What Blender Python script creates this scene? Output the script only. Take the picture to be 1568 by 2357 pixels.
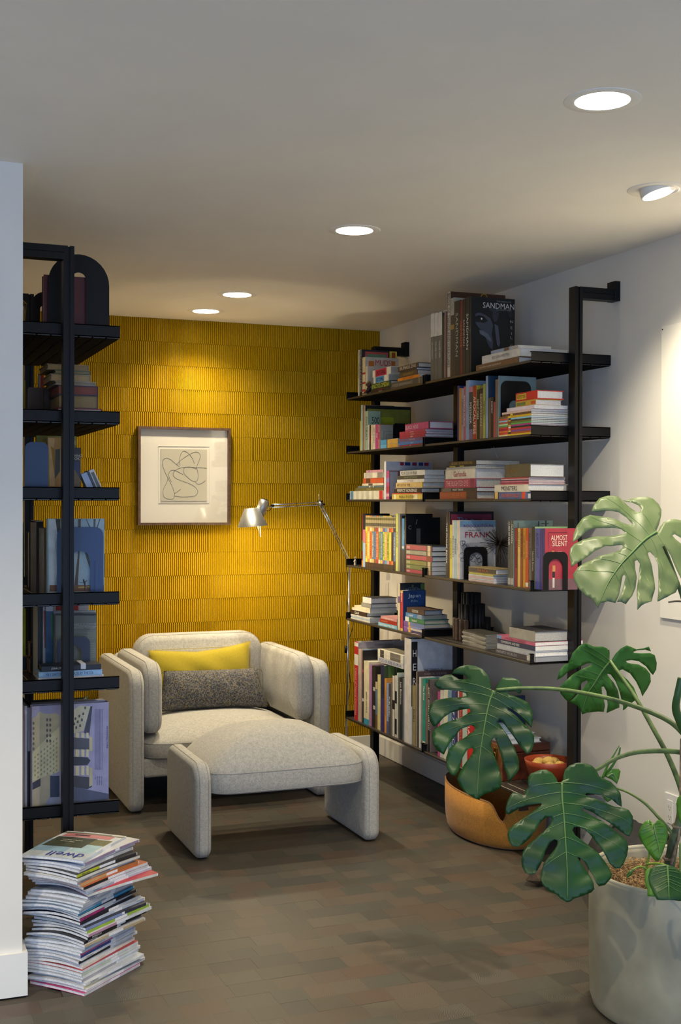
import bpy, bmesh, math, random
from mathutils import Vector, Matrix, noise
from mathutils.geometry import delaunay_2d_cdt
random.seed(7)
S = bpy.context.scene
for o in list(bpy.data.objects): bpy.data.objects.remove(o)
PI = math.pi
# ------------------------------------------------------------------ camera
FP, YAW, PITCH, ROLL, EYE = 2800.0, .377, -.008, .003, 1.453
_r = Vector((math.cos(YAW), -math.sin(YAW), 0)); _f = Vector((math.sin(YAW), math.cos(YAW), 0)); _z = Vector((0, 0, 1))
VD = _f*math.cos(PITCH) + _z*math.sin(PITCH); _u = -_f*math.sin(PITCH) + _z*math.cos(PITCH)
VR = _r*math.cos(ROLL) + _u*math.sin(ROLL); VU = _u*math.cos(ROLL) - _r*math.sin(ROLL)
ORG = Vector((0, 0, EYE))
cd = bpy.data.cameras.new('camera'); cam = bpy.data.objects.new('camera', cd); S.collection.objects.link(cam)
cd.sensor_fit = 'HORIZONTAL'; cd.sensor_width = 36; cd.lens = 36*FP/1568; cd.clip_start = .05
cam.matrix_world = Matrix((VR, VU, -VD)).transposed().to_4x4(); cam.location = ORG
S.camera = cam
# ------------------------------------------------------------------ world, lights, exposure
S.view_settings.view_transform = 'Standard'; S.view_settings.look = 'None'; S.view_settings.gamma = 1
S.view_settings.use_curve_mapping = False; S.view_settings.exposure = 0.50
S.cycles.use_denoising = True; S.cycles.max_bounces = 8; S.cycles.diffuse_bounces = 5
W = bpy.data.worlds.new('world'); S.world = W; W.use_nodes = True
W.node_tree.nodes['Background'].inputs[0].default_value = (.45, .6, 1, 1); W.node_tree.nodes['Background'].inputs[1].default_value = .35
def area_light(name, loc, look, sx, sy, power, col):
    l = bpy.data.lights.new(name, 'AREA'); l.shape = 'RECTANGLE'; l.size = sx; l.size_y = sy; l.energy = power; l.color = col
    o = bpy.data.objects.new(name, l); S.collection.objects.link(o); o.location = loc
    o.rotation_euler = (Vector(look) - Vector(loc)).to_track_quat('-Z', 'Y').to_euler(); return o
DAY = (.46, .65, 1.0)
area_light('window_daylight', (-1.9, -2.3, 1.05), (1.6, 4.5, .7), 2.2, 1.3, 56, DAY)
area_light('patio_daylight', (1.4, -2.35, 1.0), (1.4, 4.0, .7), 2.2, 1.6, 34, DAY)
WARM = (1.0, .86, .62)

# ------------------------------------------------------------------ helpers
def ray(px, py): return VD + VR*((px-784)/FP) - VU*((py-1178.5)/FP)
def at(px, py, ax, v):
    q = ray(px, py); i = 'XYZ'.index(ax); return ORG + q*((v-ORG[i])/q[i])
def atd(px, py, dist): return ORG + ray(px, py)*dist
def srgb(h):
    if not isinstance(h, str): return tuple(h)
    v = [int(h[i:i+2], 16)/255 for i in (0, 2, 4)]
    return tuple(x/12.92 if x < .04045 else ((x+.055)/1.055)**2.4 for x in v)
_mats = {}
def mat(col, rough=.6, metal=0., kind=None, name=None, emit=0, scale=60., amt=.12, bump=0., spec=.5):
    key = (str(col), rough, metal, kind, emit, scale, amt, bump, spec)
    if key in _mats: return _mats[key]
    m = bpy.data.materials.new(name or 'paint_'+str(len(_mats))); m.use_nodes = True
    nt = m.node_tree; b = nt.nodes['Principled BSDF']; c = srgb(col)
    b.inputs['Roughness'].default_value = rough; b.inputs['Metallic'].default_value = metal
    b.inputs['Specular IOR Level'].default_value = spec
    b.inputs['Base Color'].default_value = (*c, 1)
    if emit: b.inputs['Emission Color'].default_value = (*c, 1); b.inputs['Emission Strength'].default_value = emit
    if kind:
        N = nt.nodes.new; L = nt.links.new
        tc = N('ShaderNodeTexCoord'); n = N('ShaderNodeTexNoise'); n.inputs['Scale'].default_value = scale; n.inputs['Detail'].default_value = 4
        L(tc.outputs['Object'], n.inputs['Vector'])
        src = n.outputs['Fac']
        if kind == 'pages':
            mp = N('ShaderNodeMapping'); mp.inputs['Scale'].default_value = (1, 1, 1); L(tc.outputs['Object'], mp.inputs['Vector']); L(mp.outputs['Vector'], n.inputs['Vector'])
        cr = N('ShaderNodeMix'); cr.data_type = 'RGBA'
        cr.inputs['A'].default_value = (*[max(0, x*(1-amt)) for x in c], 1); cr.inputs['B'].default_value = (*[min(1, x*(1+amt)) for x in c], 1)
        mr = N('ShaderNodeMapRange'); mr.inputs['From Min'].default_value = .35; mr.inputs['From Max'].default_value = .65
        L(src, mr.inputs['Value']); L(mr.outputs['Result'], cr.inputs['Factor']); L(cr.outputs['Result'], b.inputs['Base Color'])
        if bump:
            bp = N('ShaderNodeBump'); bp.inputs['Strength'].default_value = bump; bp.inputs['Distance'].default_value = .002
            L(src, bp.inputs['Height']); L(bp.outputs['Normal'], b.inputs['Normal'])
    _mats[key] = m; return m
def MC(col): return mat(col, .5, kind='print', scale=25, amt=.10)
def link(name, me, m=None, parent=None, loc=None, smooth=False):
    o = bpy.data.objects.new(name, me); S.collection.objects.link(o)
    if m is not None and not me.materials: me.materials.append(m)
    if parent is not None: o.parent = parent
    if loc is not None: o.location = loc
    if smooth: me.polygons.foreach_set('use_smooth', [True]*len(me.polygons))
    return o
def tag(o, label=None, cat=None, group=None, kind=None):
    if label: o['label'] = label
    if cat: o['category'] = cat
    if group: o['group'] = group
    if kind: o['kind'] = kind
    return o
def thing(name, label, cat, loc=(0, 0, 0), rz=0, group=None):
    o = bpy.data.objects.new(name, None); S.collection.objects.link(o); o.empty_display_size = .05
    o.location = loc; o.rotation_euler = (0, 0, rz); return tag(o, label, cat, group)
def box_bm(bm, x0, x1, y0, y1, z0, z1):
    v = [bm.verts.new(p) for p in ((x0,y0,z0),(x1,y0,z0),(x1,y1,z0),(x0,y1,z0),(x0,y0,z1),(x1,y0,z1),(x1,y1,z1),(x0,y1,z1))]
    for f in ((3,2,1,0),(4,5,6,7),(0,1,5,4),(1,2,6,5),(2,3,7,6),(3,0,4,7)): bm.faces.new([v[i] for i in f])
    return v
def done(bm, name='m'):
    bmesh.ops.recalc_face_normals(bm, faces=bm.faces[:]); me = bpy.data.meshes.new(name); bm.to_mesh(me); bm.free(); return me
def boxes(*bs, bev=0, seg=2):
    bm = bmesh.new()
    for b in bs: box_bm(bm, *b)
    if bev: bmesh.ops.bevel(bm, geom=bm.edges[:], offset=bev, segments=seg, affect='EDGES', profile=.5)
    return done(bm)
def obox(name, b, m, parent=None, bev=0, seg=2, off=(0, 0, 0), smooth=False):
    b = (b[0]-off[0], b[1]-off[0], b[2]-off[1], b[3]-off[1], b[4]-off[2], b[5]-off[2])
    return link(name, boxes(b, bev=bev, seg=seg), m, parent, smooth=smooth)
def tube_bm(bm, pts, r, n=8, closed=False, caps=True):
    pts = [Vector(p) for p in pts]; k = len(pts); rs = r if isinstance(r, (list, tuple)) else [r]*k
    rings = []; prev = None
    for i, p in enumerate(pts):
        a = pts[i-1] if (i or closed) else p; b = pts[(i+1) % k] if (i < k-1 or closed) else p
        t = (b-a).normalized()
        if prev is None:
            up = Vector((0, 0, 1)) if abs(t.z) < .9 else Vector((1, 0, 0)); s = t.cross(up).normalized()
        else: s = (prev - t*prev.dot(t)).normalized()
        prev = s; q = t.cross(s)
        rings.append([bm.verts.new(p + (s*math.cos(j*2*PI/n) + q*math.sin(j*2*PI/n))*rs[i]) for j in range(n)])
    m = k if closed else k-1
    for i in range(m):
        A, B = rings[i], rings[(i+1) % k]
        for j in range(n): bm.faces.new((A[j], A[(j+1) % n], B[(j+1) % n], B[j]))
    if caps and not closed: bm.faces.new(rings[0][::-1]); bm.faces.new(rings[-1])
def tube(name, pts, r, m, parent=None, n=8, closed=False, loc=None):
    bm = bmesh.new(); tube_bm(bm, pts, r, n, closed); return link(name, done(bm), m, parent, loc, smooth=True)
def lathe_bm(bm, prof, n=32, c=(0, 0, 0), M=None):
    rings = []
    for r, z in prof:
        ring = []
        for j in range(n):
            p = Vector((c[0]+r*math.cos(j*2*PI/n), c[1]+r*math.sin(j*2*PI/n), c[2]+z))
            if M: p = M @ p
            ring.append(bm.verts.new(p))
        rings.append(ring)
    for A, B in zip(rings, rings[1:]):
        for j in range(n): bm.faces.new((A[j], A[(j+1) % n], B[(j+1) % n], B[j]))
    return rings
def lathe(name, prof, m, parent=None, n=32, loc=None, c=(0, 0, 0), M=None, caps=(True, True)):
    bm = bmesh.new(); R = lathe_bm(bm, prof, n, c, M)
    if caps[0]: bm.faces.new(R[0][::-1])
    if caps[1]: bm.faces.new(R[-1])
    return link(name, done(bm), m, parent, loc, smooth=True)
def prism_bm(bm, pts, M, h0, h1):
    """polygon pts (2D) extruded from h0 to h1; M maps (x,y,h)"""
    a = [bm.verts.new(M @ Vector((x, y, h0))) for x, y in pts]; b = [bm.verts.new(M @ Vector((x, y, h1))) for x, y in pts]
    n = len(pts); fa = bm.faces.new(a[::-1]); fb = bm.faces.new(b)
    for i in range(n): bm.faces.new((a[i], a[(i+1) % n], b[(i+1) % n], b[i]))
    return fa, fb
TEXTS = []
def text(s, x, y, z, face, L, Hh, col, parent, name='title', off=(0, 0, 0), up=False):
    """text centred at x,y,z on a face; L along the reading direction, Hh letter height"""
    cu = bpy.data.curves.new('lettering', 'FONT'); cu.body = s; cu.align_x = 'CENTER'; cu.align_y = 'CENTER'; cu.size = 1; cu.resolution_u = 2
    cu.materials.append(mat(col, .6))
    o = bpy.data.objects.new(name, cu); S.collection.objects.link(o)
    D = {'-X': ((0,-1,0),(0,0,1)), '-Xd': ((0,0,-1),(0,-1,0)), '-Y': ((1,0,0),(0,0,1)), '-Yd': ((0,0,-1),(1,0,0)), '+Z': ((1,0,0),(0,1,0))}[face] if isinstance(face, str) else face
    xd, yd = Vector(D[0]), Vector(D[1]); nd = xd.cross(yd)
    loc = Vector((x, y, z)) - Vector(off) + nd*.0007
    TEXTS.append((o, xd, yd, nd, loc, L, Hh)); o.parent = parent; return o
def fit_texts():
    bpy.context.view_layer.update(); dg = bpy.context.evaluated_depsgraph_get()
    for o, xd, yd, nd, loc, L, Hh in TEXTS:
        me = bpy.data.meshes.new_from_object(o.evaluated_get(dg)); nm, par = o.name.split('.')[0], o.parent
        if not me.vertices: bpy.data.objects.remove(o); continue
        xs = [v.co.x for v in me.vertices]; ys = [v.co.y for v in me.vertices]
        sx, sy = L/max(max(xs)-min(xs), 1e-4), Hh/max(max(ys)-min(ys), 1e-4); cx, cy = (max(xs)+min(xs))/2, (max(ys)+min(ys))/2
        sx = min(sx, sy*1.25)
        for v in me.vertices: v.co = xd*((v.co.x-cx)*sx) + yd*((v.co.y-cy)*sy)
        bpy.data.objects.remove(o); n = bpy.data.objects.new(nm, me); S.collection.objects.link(n); n.parent = par; n.location = loc
# room numbers
XR, YB, CEIL, XL = 2.803, 6.479, 2.443, .447
# ------------------------------------------------------------------ materials of the room
M_WALL = mat((.74, .725, .68), .85, kind='paint', scale=6, amt=.015)
M_CEIL = mat((.84, .81, .74), .9, kind='paint', scale=3, amt=.02)
M_TRIM = mat((.78, .78, .76), .5)
M_BLACK = mat((.006, .006, .007), .42, spec=.22); M_SLAT = mat((.034, .029, .024), .36, kind='grain', scale=40, amt=.15, spec=.55)
M_CHROME = mat((.75, .75, .76), .12, 1.0); M_ALU = mat((.40, .40, .385), .38, .8)
M_UNDER_SHADE = mat((.008, .007, .006), .9, spec=.05)  # slat colour darkened for the undersides, so their shade is painted in
def floor_mat():
    m = bpy.data.materials.new('end_grain_wood'); m.use_nodes = True; nt = m.node_tree; N = nt.nodes.new; L = nt.links.new
    b = nt.nodes['Principled BSDF']; b.inputs['Roughness'].default_value = .48; b.inputs['Specular IOR Level'].default_value = .35
    uv = N('ShaderNodeUVMap'); at_ = N('ShaderNodeAttribute'); at_.attribute_name = 'seed'
    sp = N('ShaderNodeSeparateColor'); L(at_.outputs['Color'], sp.inputs['Color'])
    mp = N('ShaderNodeVectorMath'); mp.operation = 'SCALE'; mp.inputs['Scale'].default_value = .22
    sb = N('ShaderNodeVectorMath'); sb.operation = 'SUBTRACT'; sb.inputs[1].default_value = (.5, .5, .5)
    L(at_.outputs['Color'], sb.inputs[0]); L(sb.outputs[0], mp.inputs[0])
    ad = N('ShaderNodeVectorMath'); ad.operation = 'ADD'; L(uv.outputs['UV'], ad.inputs[0]); L(mp.outputs[0], ad.inputs[1])
    fl = N('ShaderNodeVectorMath'); fl.operation = 'MULTIPLY'; fl.inputs[1].default_value = (1, 1, 0); L(ad.outputs[0], fl.inputs[0])
    ln = N('ShaderNodeVectorMath'); ln.operation = 'LENGTH'; L(fl.outputs[0], ln.inputs[0])
    ns = N('ShaderNodeTexNoise'); ns.inputs['Scale'].default_value = 22; L(ad.outputs[0], ns.inputs['Vector'])
    m1 = N('ShaderNodeMath'); m1.operation = 'MULTIPLY_ADD'; m1.inputs[1].default_value = .02; L(ns.outputs['Fac'], m1.inputs[0]); L(ln.outputs['Value'], m1.inputs[2])
    m2 = N('ShaderNodeMath'); m2.operation = 'MULTIPLY'; m2.inputs[1].default_value = 2*PI/.0058; L(m1.outputs[0], m2.inputs[0])
    sn = N('ShaderNodeMath'); sn.operation = 'SINE'; L(m2.outputs[0], sn.inputs[0])
    rg = N('ShaderNodeMapRange'); rg.inputs['From Min'].default_value = 0.1; rg.inputs['From Max'].default_value = .95; L(sn.outputs[0], rg.inputs['Value'])
    gate = N('ShaderNodeMapRange'); gate.inputs['From Min'].default_value = .35; gate.inputs['From Max'].default_value = 1; gate.inputs['To Max'].default_value = .75; L(sp.outputs['Blue'], gate.inputs['Value'])
    ml = N('ShaderNodeMath'); ml.operation = 'MULTIPLY'; L(rg.outputs[0], ml.inputs[0]); L(gate.outputs[0], ml.inputs[1])
    cr = N('ShaderNodeValToRGB'); e = cr.color_ramp.elements; e[0].position = 0; e[0].color = (.052, .048, .040, 1); e[1].position = 1; e[1].color = (.083, .056, .040, 1)
    for p, c in ((.2, (.060, .059, .049, 1)), (.5, (.068, .060, .046, 1)), (.8, (.074, .060, .046, 1))): x = e.new(p); x.color = c
    L(sp.outputs['Red'], cr.inputs['Fac'])
    n2 = N('ShaderNodeTexNoise'); n2.inputs['Scale'].default_value = 1.2; g = N('ShaderNodeNewGeometry'); L(g.outputs['Position'], n2.inputs['Vector'])
    mx = N('ShaderNodeMix'); mx.data_type = 'RGBA'; L(ml.outputs[0], mx.inputs['Factor']); L(cr.outputs['Color'], mx.inputs['A']); mx.inputs['B'].default_value = (.16, .125, .09, 1)
    m3 = N('ShaderNodeMix'); m3.data_type = 'RGBA'; m3.blend_type = 'MULTIPLY'; m3.inputs['Factor'].default_value = .35; L(mx.outputs['Result'], m3.inputs['A']); L(n2.outputs['Color'], m3.inputs['B'])
    L(mx.outputs['Result'], b.inputs['Base Color'])
    bp = N('ShaderNodeBump'); bp.inputs['Strength'].default_value = .25; bp.inputs['Distance'].default_value = .001; L(ml.outputs[0], bp.inputs['Height']); L(bp.outputs['Normal'], b.inputs['Normal'])
    return m
M_FLOOR = floor_mat()
M_TILE = mat((.47, .283, .003), .75, kind='glaze', scale=160, amt=.10, bump=.25, spec=.15)
def wool(name, c, amt=.22, scale=260, bump=.5):
    m = bpy.data.materials.new(name); m.use_nodes = True; nt = m.node_tree; N = nt.nodes.new; L = nt.links.new
    b = nt.nodes['Principled BSDF']; b.inputs['Roughness'].default_value = .95; b.inputs['Specular IOR Level'].default_value = .15
    b.inputs['Sheen Weight'].default_value = .15
    tc = N('ShaderNodeTexCoord'); n = N('ShaderNodeTexNoise'); n.inputs['Scale'].default_value = scale; n.inputs['Detail'].default_value = 3; L(tc.outputs['Object'], n.inputs['Vector'])
    n3 = N('ShaderNodeTexNoise'); n3.inputs['Scale'].default_value = scale*.28; n3.inputs['Detail'].default_value = 2; L(tc.outputs['Object'], n3.inputs['Vector'])
    av = N('ShaderNodeMath'); av.operation = 'MULTIPLY_ADD'; av.inputs[1].default_value = .45; L(n3.outputs['Fac'], av.inputs[0]); L(n.outputs['Fac'], av.inputs[2])
    mr = N('ShaderNodeMapRange'); mr.inputs['From Min'].default_value = .52; mr.inputs['From Max'].default_value = .92; L(av.outputs[0], mr.inputs['Value'])
    mx = N('ShaderNodeMix'); mx.data_type = 'RGBA'; mx.inputs['A'].default_value = (*[x*(1-amt) for x in c], 1); mx.inputs['B'].default_value = (*[min(1, x*(1+amt)) for x in c], 1)
    L(mr.outputs[0], mx.inputs['Factor']); L(mx.outputs['Result'], b.inputs['Base Color'])
    bp = N('ShaderNodeBump'); bp.inputs['Strength'].default_value = bump; bp.inputs['Distance'].default_value = .001; L(n.outputs['Fac'], bp.inputs['Height']); L(bp.outputs['Normal'], b.inputs['Normal'])
    return m
M_WOOL = wool('pale_wool', (.44, .43, .395)); M_SEAM = mat((.36, .35, .33), .9)
M_YELLOW = wool('yellow_linen', (.40, .315, .028), .10, 400, .2)
def tweed():
    m = bpy.data.materials.new('dark_tweed'); m.use_nodes = True; nt = m.node_tree; N = nt.nodes.new; L = nt.links.new
    b = nt.nodes['Principled BSDF']; b.inputs['Roughness'].default_value = .95
    tc = N('ShaderNodeTexCoord'); v = N('ShaderNodeTexVoronoi'); v.inputs['Scale'].default_value = 270; v.inputs['Randomness'].default_value = .45; L(tc.outputs['Object'], v.inputs['Vector'])
    cr = N('ShaderNodeValToRGB'); e = cr.color_ramp.elements; cr.color_ramp.interpolation = 'CONSTANT'; e[0].color = (.035, .035, .038, 1); e[1].position = .93; e[1].color = (.25, .17, .05, 1)
    for p, c in ((.25, (.09, .09, .09, 1)), (.5, (.16, .155, .14, 1)), (.68, (.05, .06, .10, 1)), (.8, (.20, .195, .18, 1))): x = e.new(p); x.color = c
    s = N('ShaderNodeSeparateColor'); L(v.outputs['Color'], s.inputs['Color']); L(s.outputs['Red'], cr.inputs['Fac']); L(cr.outputs['Color'], b.inputs['Base Color'])
    bp = N('ShaderNodeBump'); bp.inputs['Strength'].default_value = .8; bp.inputs['Distance'].default_value = .002; bp.invert = True; L(v.outputs['Distance'], bp.inputs['Height']); L(bp.outputs['Normal'], b.inputs['Normal'])
    return m
M_TWEED = tweed()
# ------------------------------------------------------------------ setting
def struct(name, me, m, parent=None): return tag(link(name, me, m, parent), kind='structure' if parent is None else None)
struct('wall_right', boxes((XR, XR+.12, -2.5, YB+.15, 0, CEIL)), M_WALL)
struct('wall_alcove', boxes((-3.1, XL, 3.665, YB+.15, 0, CEIL)), M_WALL)
struct('wall_left', boxes((-3.1, -2.98, -2.5, 3.66, 0, CEIL)), M_WALL)
struct('ceiling', boxes((-3.1, XR+.12, -2.6, YB+.15, CEIL, CEIL+.12)), M_CEIL)
wb = struct('wall_back', boxes((XL, XR, YB+.012, YB+.14, 0, CEIL)), mat((.30, .17, .015), .8))
struct('wall_rear', boxes((-3.1, -2.6, -2.62, -2.5, 0, CEIL), (-2.6, -.6, -2.62, -2.5, 0, .6), (-2.6, -.6, -2.62, -2.5, 2.15, CEIL), (-.6, .3, -2.62, -2.5, 0, CEIL), (.3, 2.5, -2.62, -2.5, 2.15, CEIL), (2.5, XR, -2.62, -2.5, 0, CEIL)), M_WALL)
struct('baseboard_right', boxes((XR-.014, XR-.0005, -2.5, YB-.016, .001, .108), bev=.002, seg=1), M_TRIM)
struct('baseboard_back', boxes((XL, XR-.001, YB-.016, YB-.001, .001, .107), bev=.002, seg=1), M_TRIM)
struct('baseboard_alcove', boxes((-3.0, XL+.014, 3.651, 3.6645, .001, .128), (XL+.0005, XL+.014, 3.6646, YB-.02, .001, .128)), M_TRIM)
# floor: end-grain blocks; the 300 nearest are parts, the rest one part
fl = struct('floor', boxes((-3.1, XR+.12, -2.6, YB+.15, -.12, -.006)), mat((.06, .05, .04), .8))
def block_mesh(cells, origin):
    bm = bmesh.new(); uvl = bm.loops.layers.uv.new('UVMap'); cl = bm.loops.layers.float_color.new('seed')
    for (x0, x1, y0, y1, h, sd) in cells:
        cx, cy = (x0+x1)/2, (y0+y1)/2; g = .00015
        a = [(x0+g, y0+g), (x1-g, y0+g), (x1-g, y1-g), (x0+g, y1-g)]
        lo = [bm.verts.new((p[0]-origin[0], p[1]-origin[1], -.006)) for p in a]; hi = [bm.verts.new((p[0]-origin[0], p[1]-origin[1], h)) for p in a]
        fs = [bm.faces.new(hi)] + [bm.faces.new((lo[i], lo[(i+1) % 4], hi[(i+1) % 4], hi[i])) for i in range(4)]
        for f in fs:
            for lp in f.loops:
                co = lp.vert.co; lp[uvl].uv = (co.x+origin[0]-cx, co.y+origin[1]-cy); lp[cl] = (*sd, 1)
    me = bpy.data.meshes.new('blocks'); bm.to_mesh(me); bm.free(); me.materials.append(M_FLOOR); return me
cells = []; rr = random.Random(3); y = 2.5
while y < YB-.02:
    x = .3 - rr.random()*.1; dy = .092
    while x < XR-.015:
        w = rr.choice((.085, .1, .12, .14)); x1 = min(x+w, XR-.014)
        cells.append((max(x, .3), x1, y, min(y+dy, YB-.016), rr.uniform(-.0006, 0), (rr.random(), rr.random(), rr.random()))); x = x1
    y += dy
def shown(c):
    v = Vector(((c[0]+c[1])/2, (c[2]+c[3])/2, 0)) - ORG; d = v.dot(VD); a = 784+FP*v.dot(VR)/d; b = 1178.5-FP*v.dot(VU)/d
    return (60 < a < 1370 and b < 2380), d
cells = [c for c in cells if not (c[0] < XL and c[3] > 3.66)]
near = sorted([c for c in cells if shown(c)[0]], key=lambda c: shown(c)[1])[:300]; ns = set(map(id, near))
for c in near: link('block', block_mesh([c], (c[0], c[2])), None, fl, (c[0], c[2], 0))
rest = [c for c in cells if id(c) not in ns]
yy = -2.5
while yy < 2.5:
    xx = -3.
    while xx < XR-.02: rest.append((xx, min(xx+.5, XR-.014), yy, yy+.5, 0, (rr.random(), .5, .2))); xx += .5
    yy += .5
xx = -3.
while xx < .3: rest.append((xx, min(xx+.1, .3), 2.5, 3.65, 0, (rr.random(), rr.random(), .3))); xx += .1
tag(link('block', block_mesh(rest, (0, 0)), None, fl), kind='stuff')
# back wall: ribbed ceramic tiles
def tile_mesh(w, h, phase, pitch=.0111):
    bm = bmesh.new(); dep = .011; prof = []; x = -phase*pitch
    fr = [(-.08, .001), (.13, .001), (.19, .0092), (.32, dep), (.68, dep), (.81, .0092), (.87, .001), (1.10, .001)]
    def hat(v):
        v = (v/pitch+phase) % 1
        for (p, q), (p2, q2) in zip(fr, fr[1:]):
            if p <= v <= p2: return q+(q2-q)*(v-p)/(p2-p)
    prof.append((0, hat(0)))
    while x < w:
        for fx, fz in ((.13, .001), (.19, .0092), (.32, dep), (.68, dep), (.81, .0092), (.87, .001)):
            px = x+fx*pitch
            if 0.0005 < px < w-.0005: prof.append((px, fz))
        x += pitch
    prof.append((w, hat(w-.00001)))
    lo = [bm.verts.new((a, -b, .0006)) for a, b in prof]; hi = [bm.verts.new((a, -b, h-.0006)) for a, b in prof]
    for i in range(len(prof)-1): bm.faces.new((lo[i], lo[i+1], hi[i+1], hi[i]))
    bl = [bm.verts.new((0, .011, .0006)), bm.verts.new((w, .011, .0006)), bm.verts.new((w, .011, h-.0006)), bm.verts.new((0, .011, h-.0006))]
    bm.faces.new([bl[0]] + lo[::-1][-len(lo):][::-1][0:0] + [bl[1], lo[-1]] + lo[-2::-1]); bm.faces.new([bl[3], bl[2], hi[-1]] + hi[-2::-1])
    me = done(bm, 'tile'); me.materials.append(M_TILE); return me
TW, TH = .2553, .1266; variants = [tile_mesh(TW-.0004, TH, p) for p in (0, .28, .5, .74)]
z = CEIL-TH; k = 0; rt = random.Random(5)
while z > .10-TH:
    h = TH; x = XR-.0005; j = 0
    while x > .62:
        x -= TW; me = variants[(k % 2*2 + (rt.choice((0, 0, 0, 0, 2)) if j % 3 == 0 else 0)) % 4]
        o = link('tile', me, None, wb, (x, YB, z))
        if z < .107: o.scale.z = (z+TH-.108)/TH; o.location.z = .108
        j += 1
    z -= TH; k += 1
# ------------------------------------------------------------------ shelving
ZS = [1.453+v for v in (.591, .303, .048, -.303, -.589, -1.120)]
DECK = [z-.033 for z in ZS]
def prof_post(bm, x0, x1, y0, y1, z0, z1):
    w = (x1-x0); g = w*.22
    box_bm(bm, x0, x0+(w-g)/2, y0, y1, z0, z1); box_bm(bm, x1-(w-g)/2, x1, y0, y1, z0, z1); box_bm(bm, x0+(w-g)/2-.001, x1-(w-g)/2+.001, y0+.006, y1-.006, z0, z1-.002)
def shelving(name, label, xf, xb, xw, bays, zs, posts, post_x, ztop):
    root = thing(name, label, 'shelving', (xf, bays[0][0], 0)); off = Vector((xf, bays[0][0], 0)); sg = 1 if xb > xf else -1
    def L(b): return (b[0]-off.x, b[1]-off.x, b[2]-off.y, b[3]-off.y, b[4], b[5])
    for (p0, p1) in posts:
        bm = bmesh.new(); prof_post(bm, *L((post_x[0], post_x[1], p0, p1, .004, ztop))); link('post', done(bm), M_BLACK, root)
        obox('foot', (post_x[0]+.006, post_x[1]-.006, p0+.008, p1-.008, 0, .006), M_CHROME, root, off=off)
        a, b = sorted((post_x[1] if sg > 0 else post_x[0], xw-sg*.004))
        obox('beam', (a, b, p0, p1, ztop-.045, ztop-.024), M_BLACK, root, off=off)
        link('beam', boxes(L((a, b, p0, p1, ztop-.021, ztop)), L((a, b, p0+.006, p1-.006, ztop-.03, ztop-.01))), M_BLACK, root)
        a, b = sorted((xw, xw-sg*.026)); obox('wall_plate', (a, b, p0-.004, p1+.004, ztop-.046, ztop+.032), M_BLACK, root, off=off, bev=.001, seg=1)
        for z in zs:   # brackets that carry the trays
            obox('bracket', (post_x[0]+.004, post_x[1]-.004, p1, p1+.004, z-.035, z-.005), M_BLACK, root, off=off)
    for (y0, y1) in bays:
        for z in zs:
            x0, x1 = sorted((xf, xb)); bs = []
            for (c0, c1, s) in ((y0, y0+.014, 1), (y1-.014, y1, -1)):
                w0, w1 = (c0, c0+.003) if s > 0 else (c1-.003, c1)
                bs += [L((x0, x1, w0, w1, z-.040, z)), L((x0, x1, c0, c1, z-.003, z)), L((x0, x1, c0, c1, z-.040, z-.037))]
            tr = bpy.data.objects.new('shelf_tray', None); S.collection.objects.link(tr); tr.parent = root
            link('side_channel', boxes(*bs[:3]), M_BLACK, tr); link('side_channel', boxes(*bs[3:]), M_BLACK, tr)
            n = 8; w = (x1-x0)/n
            for i in range(n):
                sl = obox('slat', (x0+i*w+.0018, x0+(i+1)*w-.0018, y0+.004, y1-.004, z-.0445, z-.033), M_SLAT, tr, off=off, bev=.0015, seg=1); sl.data.materials.append(M_UNDER_SHADE)
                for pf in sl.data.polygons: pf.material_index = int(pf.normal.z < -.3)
    return root
Y0, Y1, Y2 = 4.13, 5.107, 6.062
long_case = shelving('wall_shelving', 'long black metal wall shelving of six levels in two bays beside the armchair', 2.433, 2.796, XR, [(Y0, Y1-.012), (Y1+.002, Y2)], ZS,
    [(4.080, 4.126), (5.078, 5.124), (6.066, 6.112)], (2.598, 2.632), 2.299)
small_case = shelving('wall_shelving', 'narrow black metal wall shelving of six levels behind the magazine stack', .817, .452, XL, [(4.087, 5.02)], ZS[:5]+[.446],
    [(4.037, 4.083), (5.03, 5.076)], (.622, .657), 2.290)
DL = [z-.033 for z in ZS[:5]+[.446]]
# ------------------------------------------------------------------ downlights
def downlight(x, y, power, label, spot=1.9, tilt=None, r=.067, blend=.6):
    t = thing('downlight', label, 'light', (x, y, CEIL), group='recessed ceiling downlights')
    lathe('trim_ring', [(r, 0.001), (r, -.0022), (r+.002, -.0026), (r+.026, -.0018), (r+.028, -.0006), (r+.028, .001)], M_CEIL, t, 48, caps=(False, False))
    if tilt is None:
        lathe('lens', [(0.001, -.0025), (r, -.0025)], mat((1, .93, .80), emit=18), t, 40, caps=(True, False))
    else:
        M = Vector((.20, -.20, -1)).to_track_quat('-Z', 'Y').to_matrix().to_4x4(); M.translation = (0, 0, .002)
        lathe('gimbal', [(.001, .03), (.056, .03), (.056, -.016), (.051, -.017), (.051, -.010), (.001, -.010)], M_CEIL, t, 40, M=M, caps=(True, False))
        lathe('lens', [(0.001, -.0125), (.0505, -.0125)], mat((1, .93, .80), emit=18), t, 40, M=M, caps=(True, False))
    l = bpy.data.lights.new('downlight_lamp', 'SPOT'); l.energy = power; l.color = WARM; l.spot_size = spot; l.spot_blend = blend; l.shadow_soft_size = .032
    o = bpy.data.objects.new('downlight_lamp', l); S.collection.objects.link(o); o.parent = t; o.location = (0, 0, -.012 if tilt is None else -.055)
    if tilt: o.rotation_euler = Vector((.46, .02, -1)).to_track_quat('-Z', 'Y').to_euler()
downlight(1.674, 6.135, 42, 'small round recessed downlight closest to the yellow tiled wall', 2.35, blend=.85)
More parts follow.
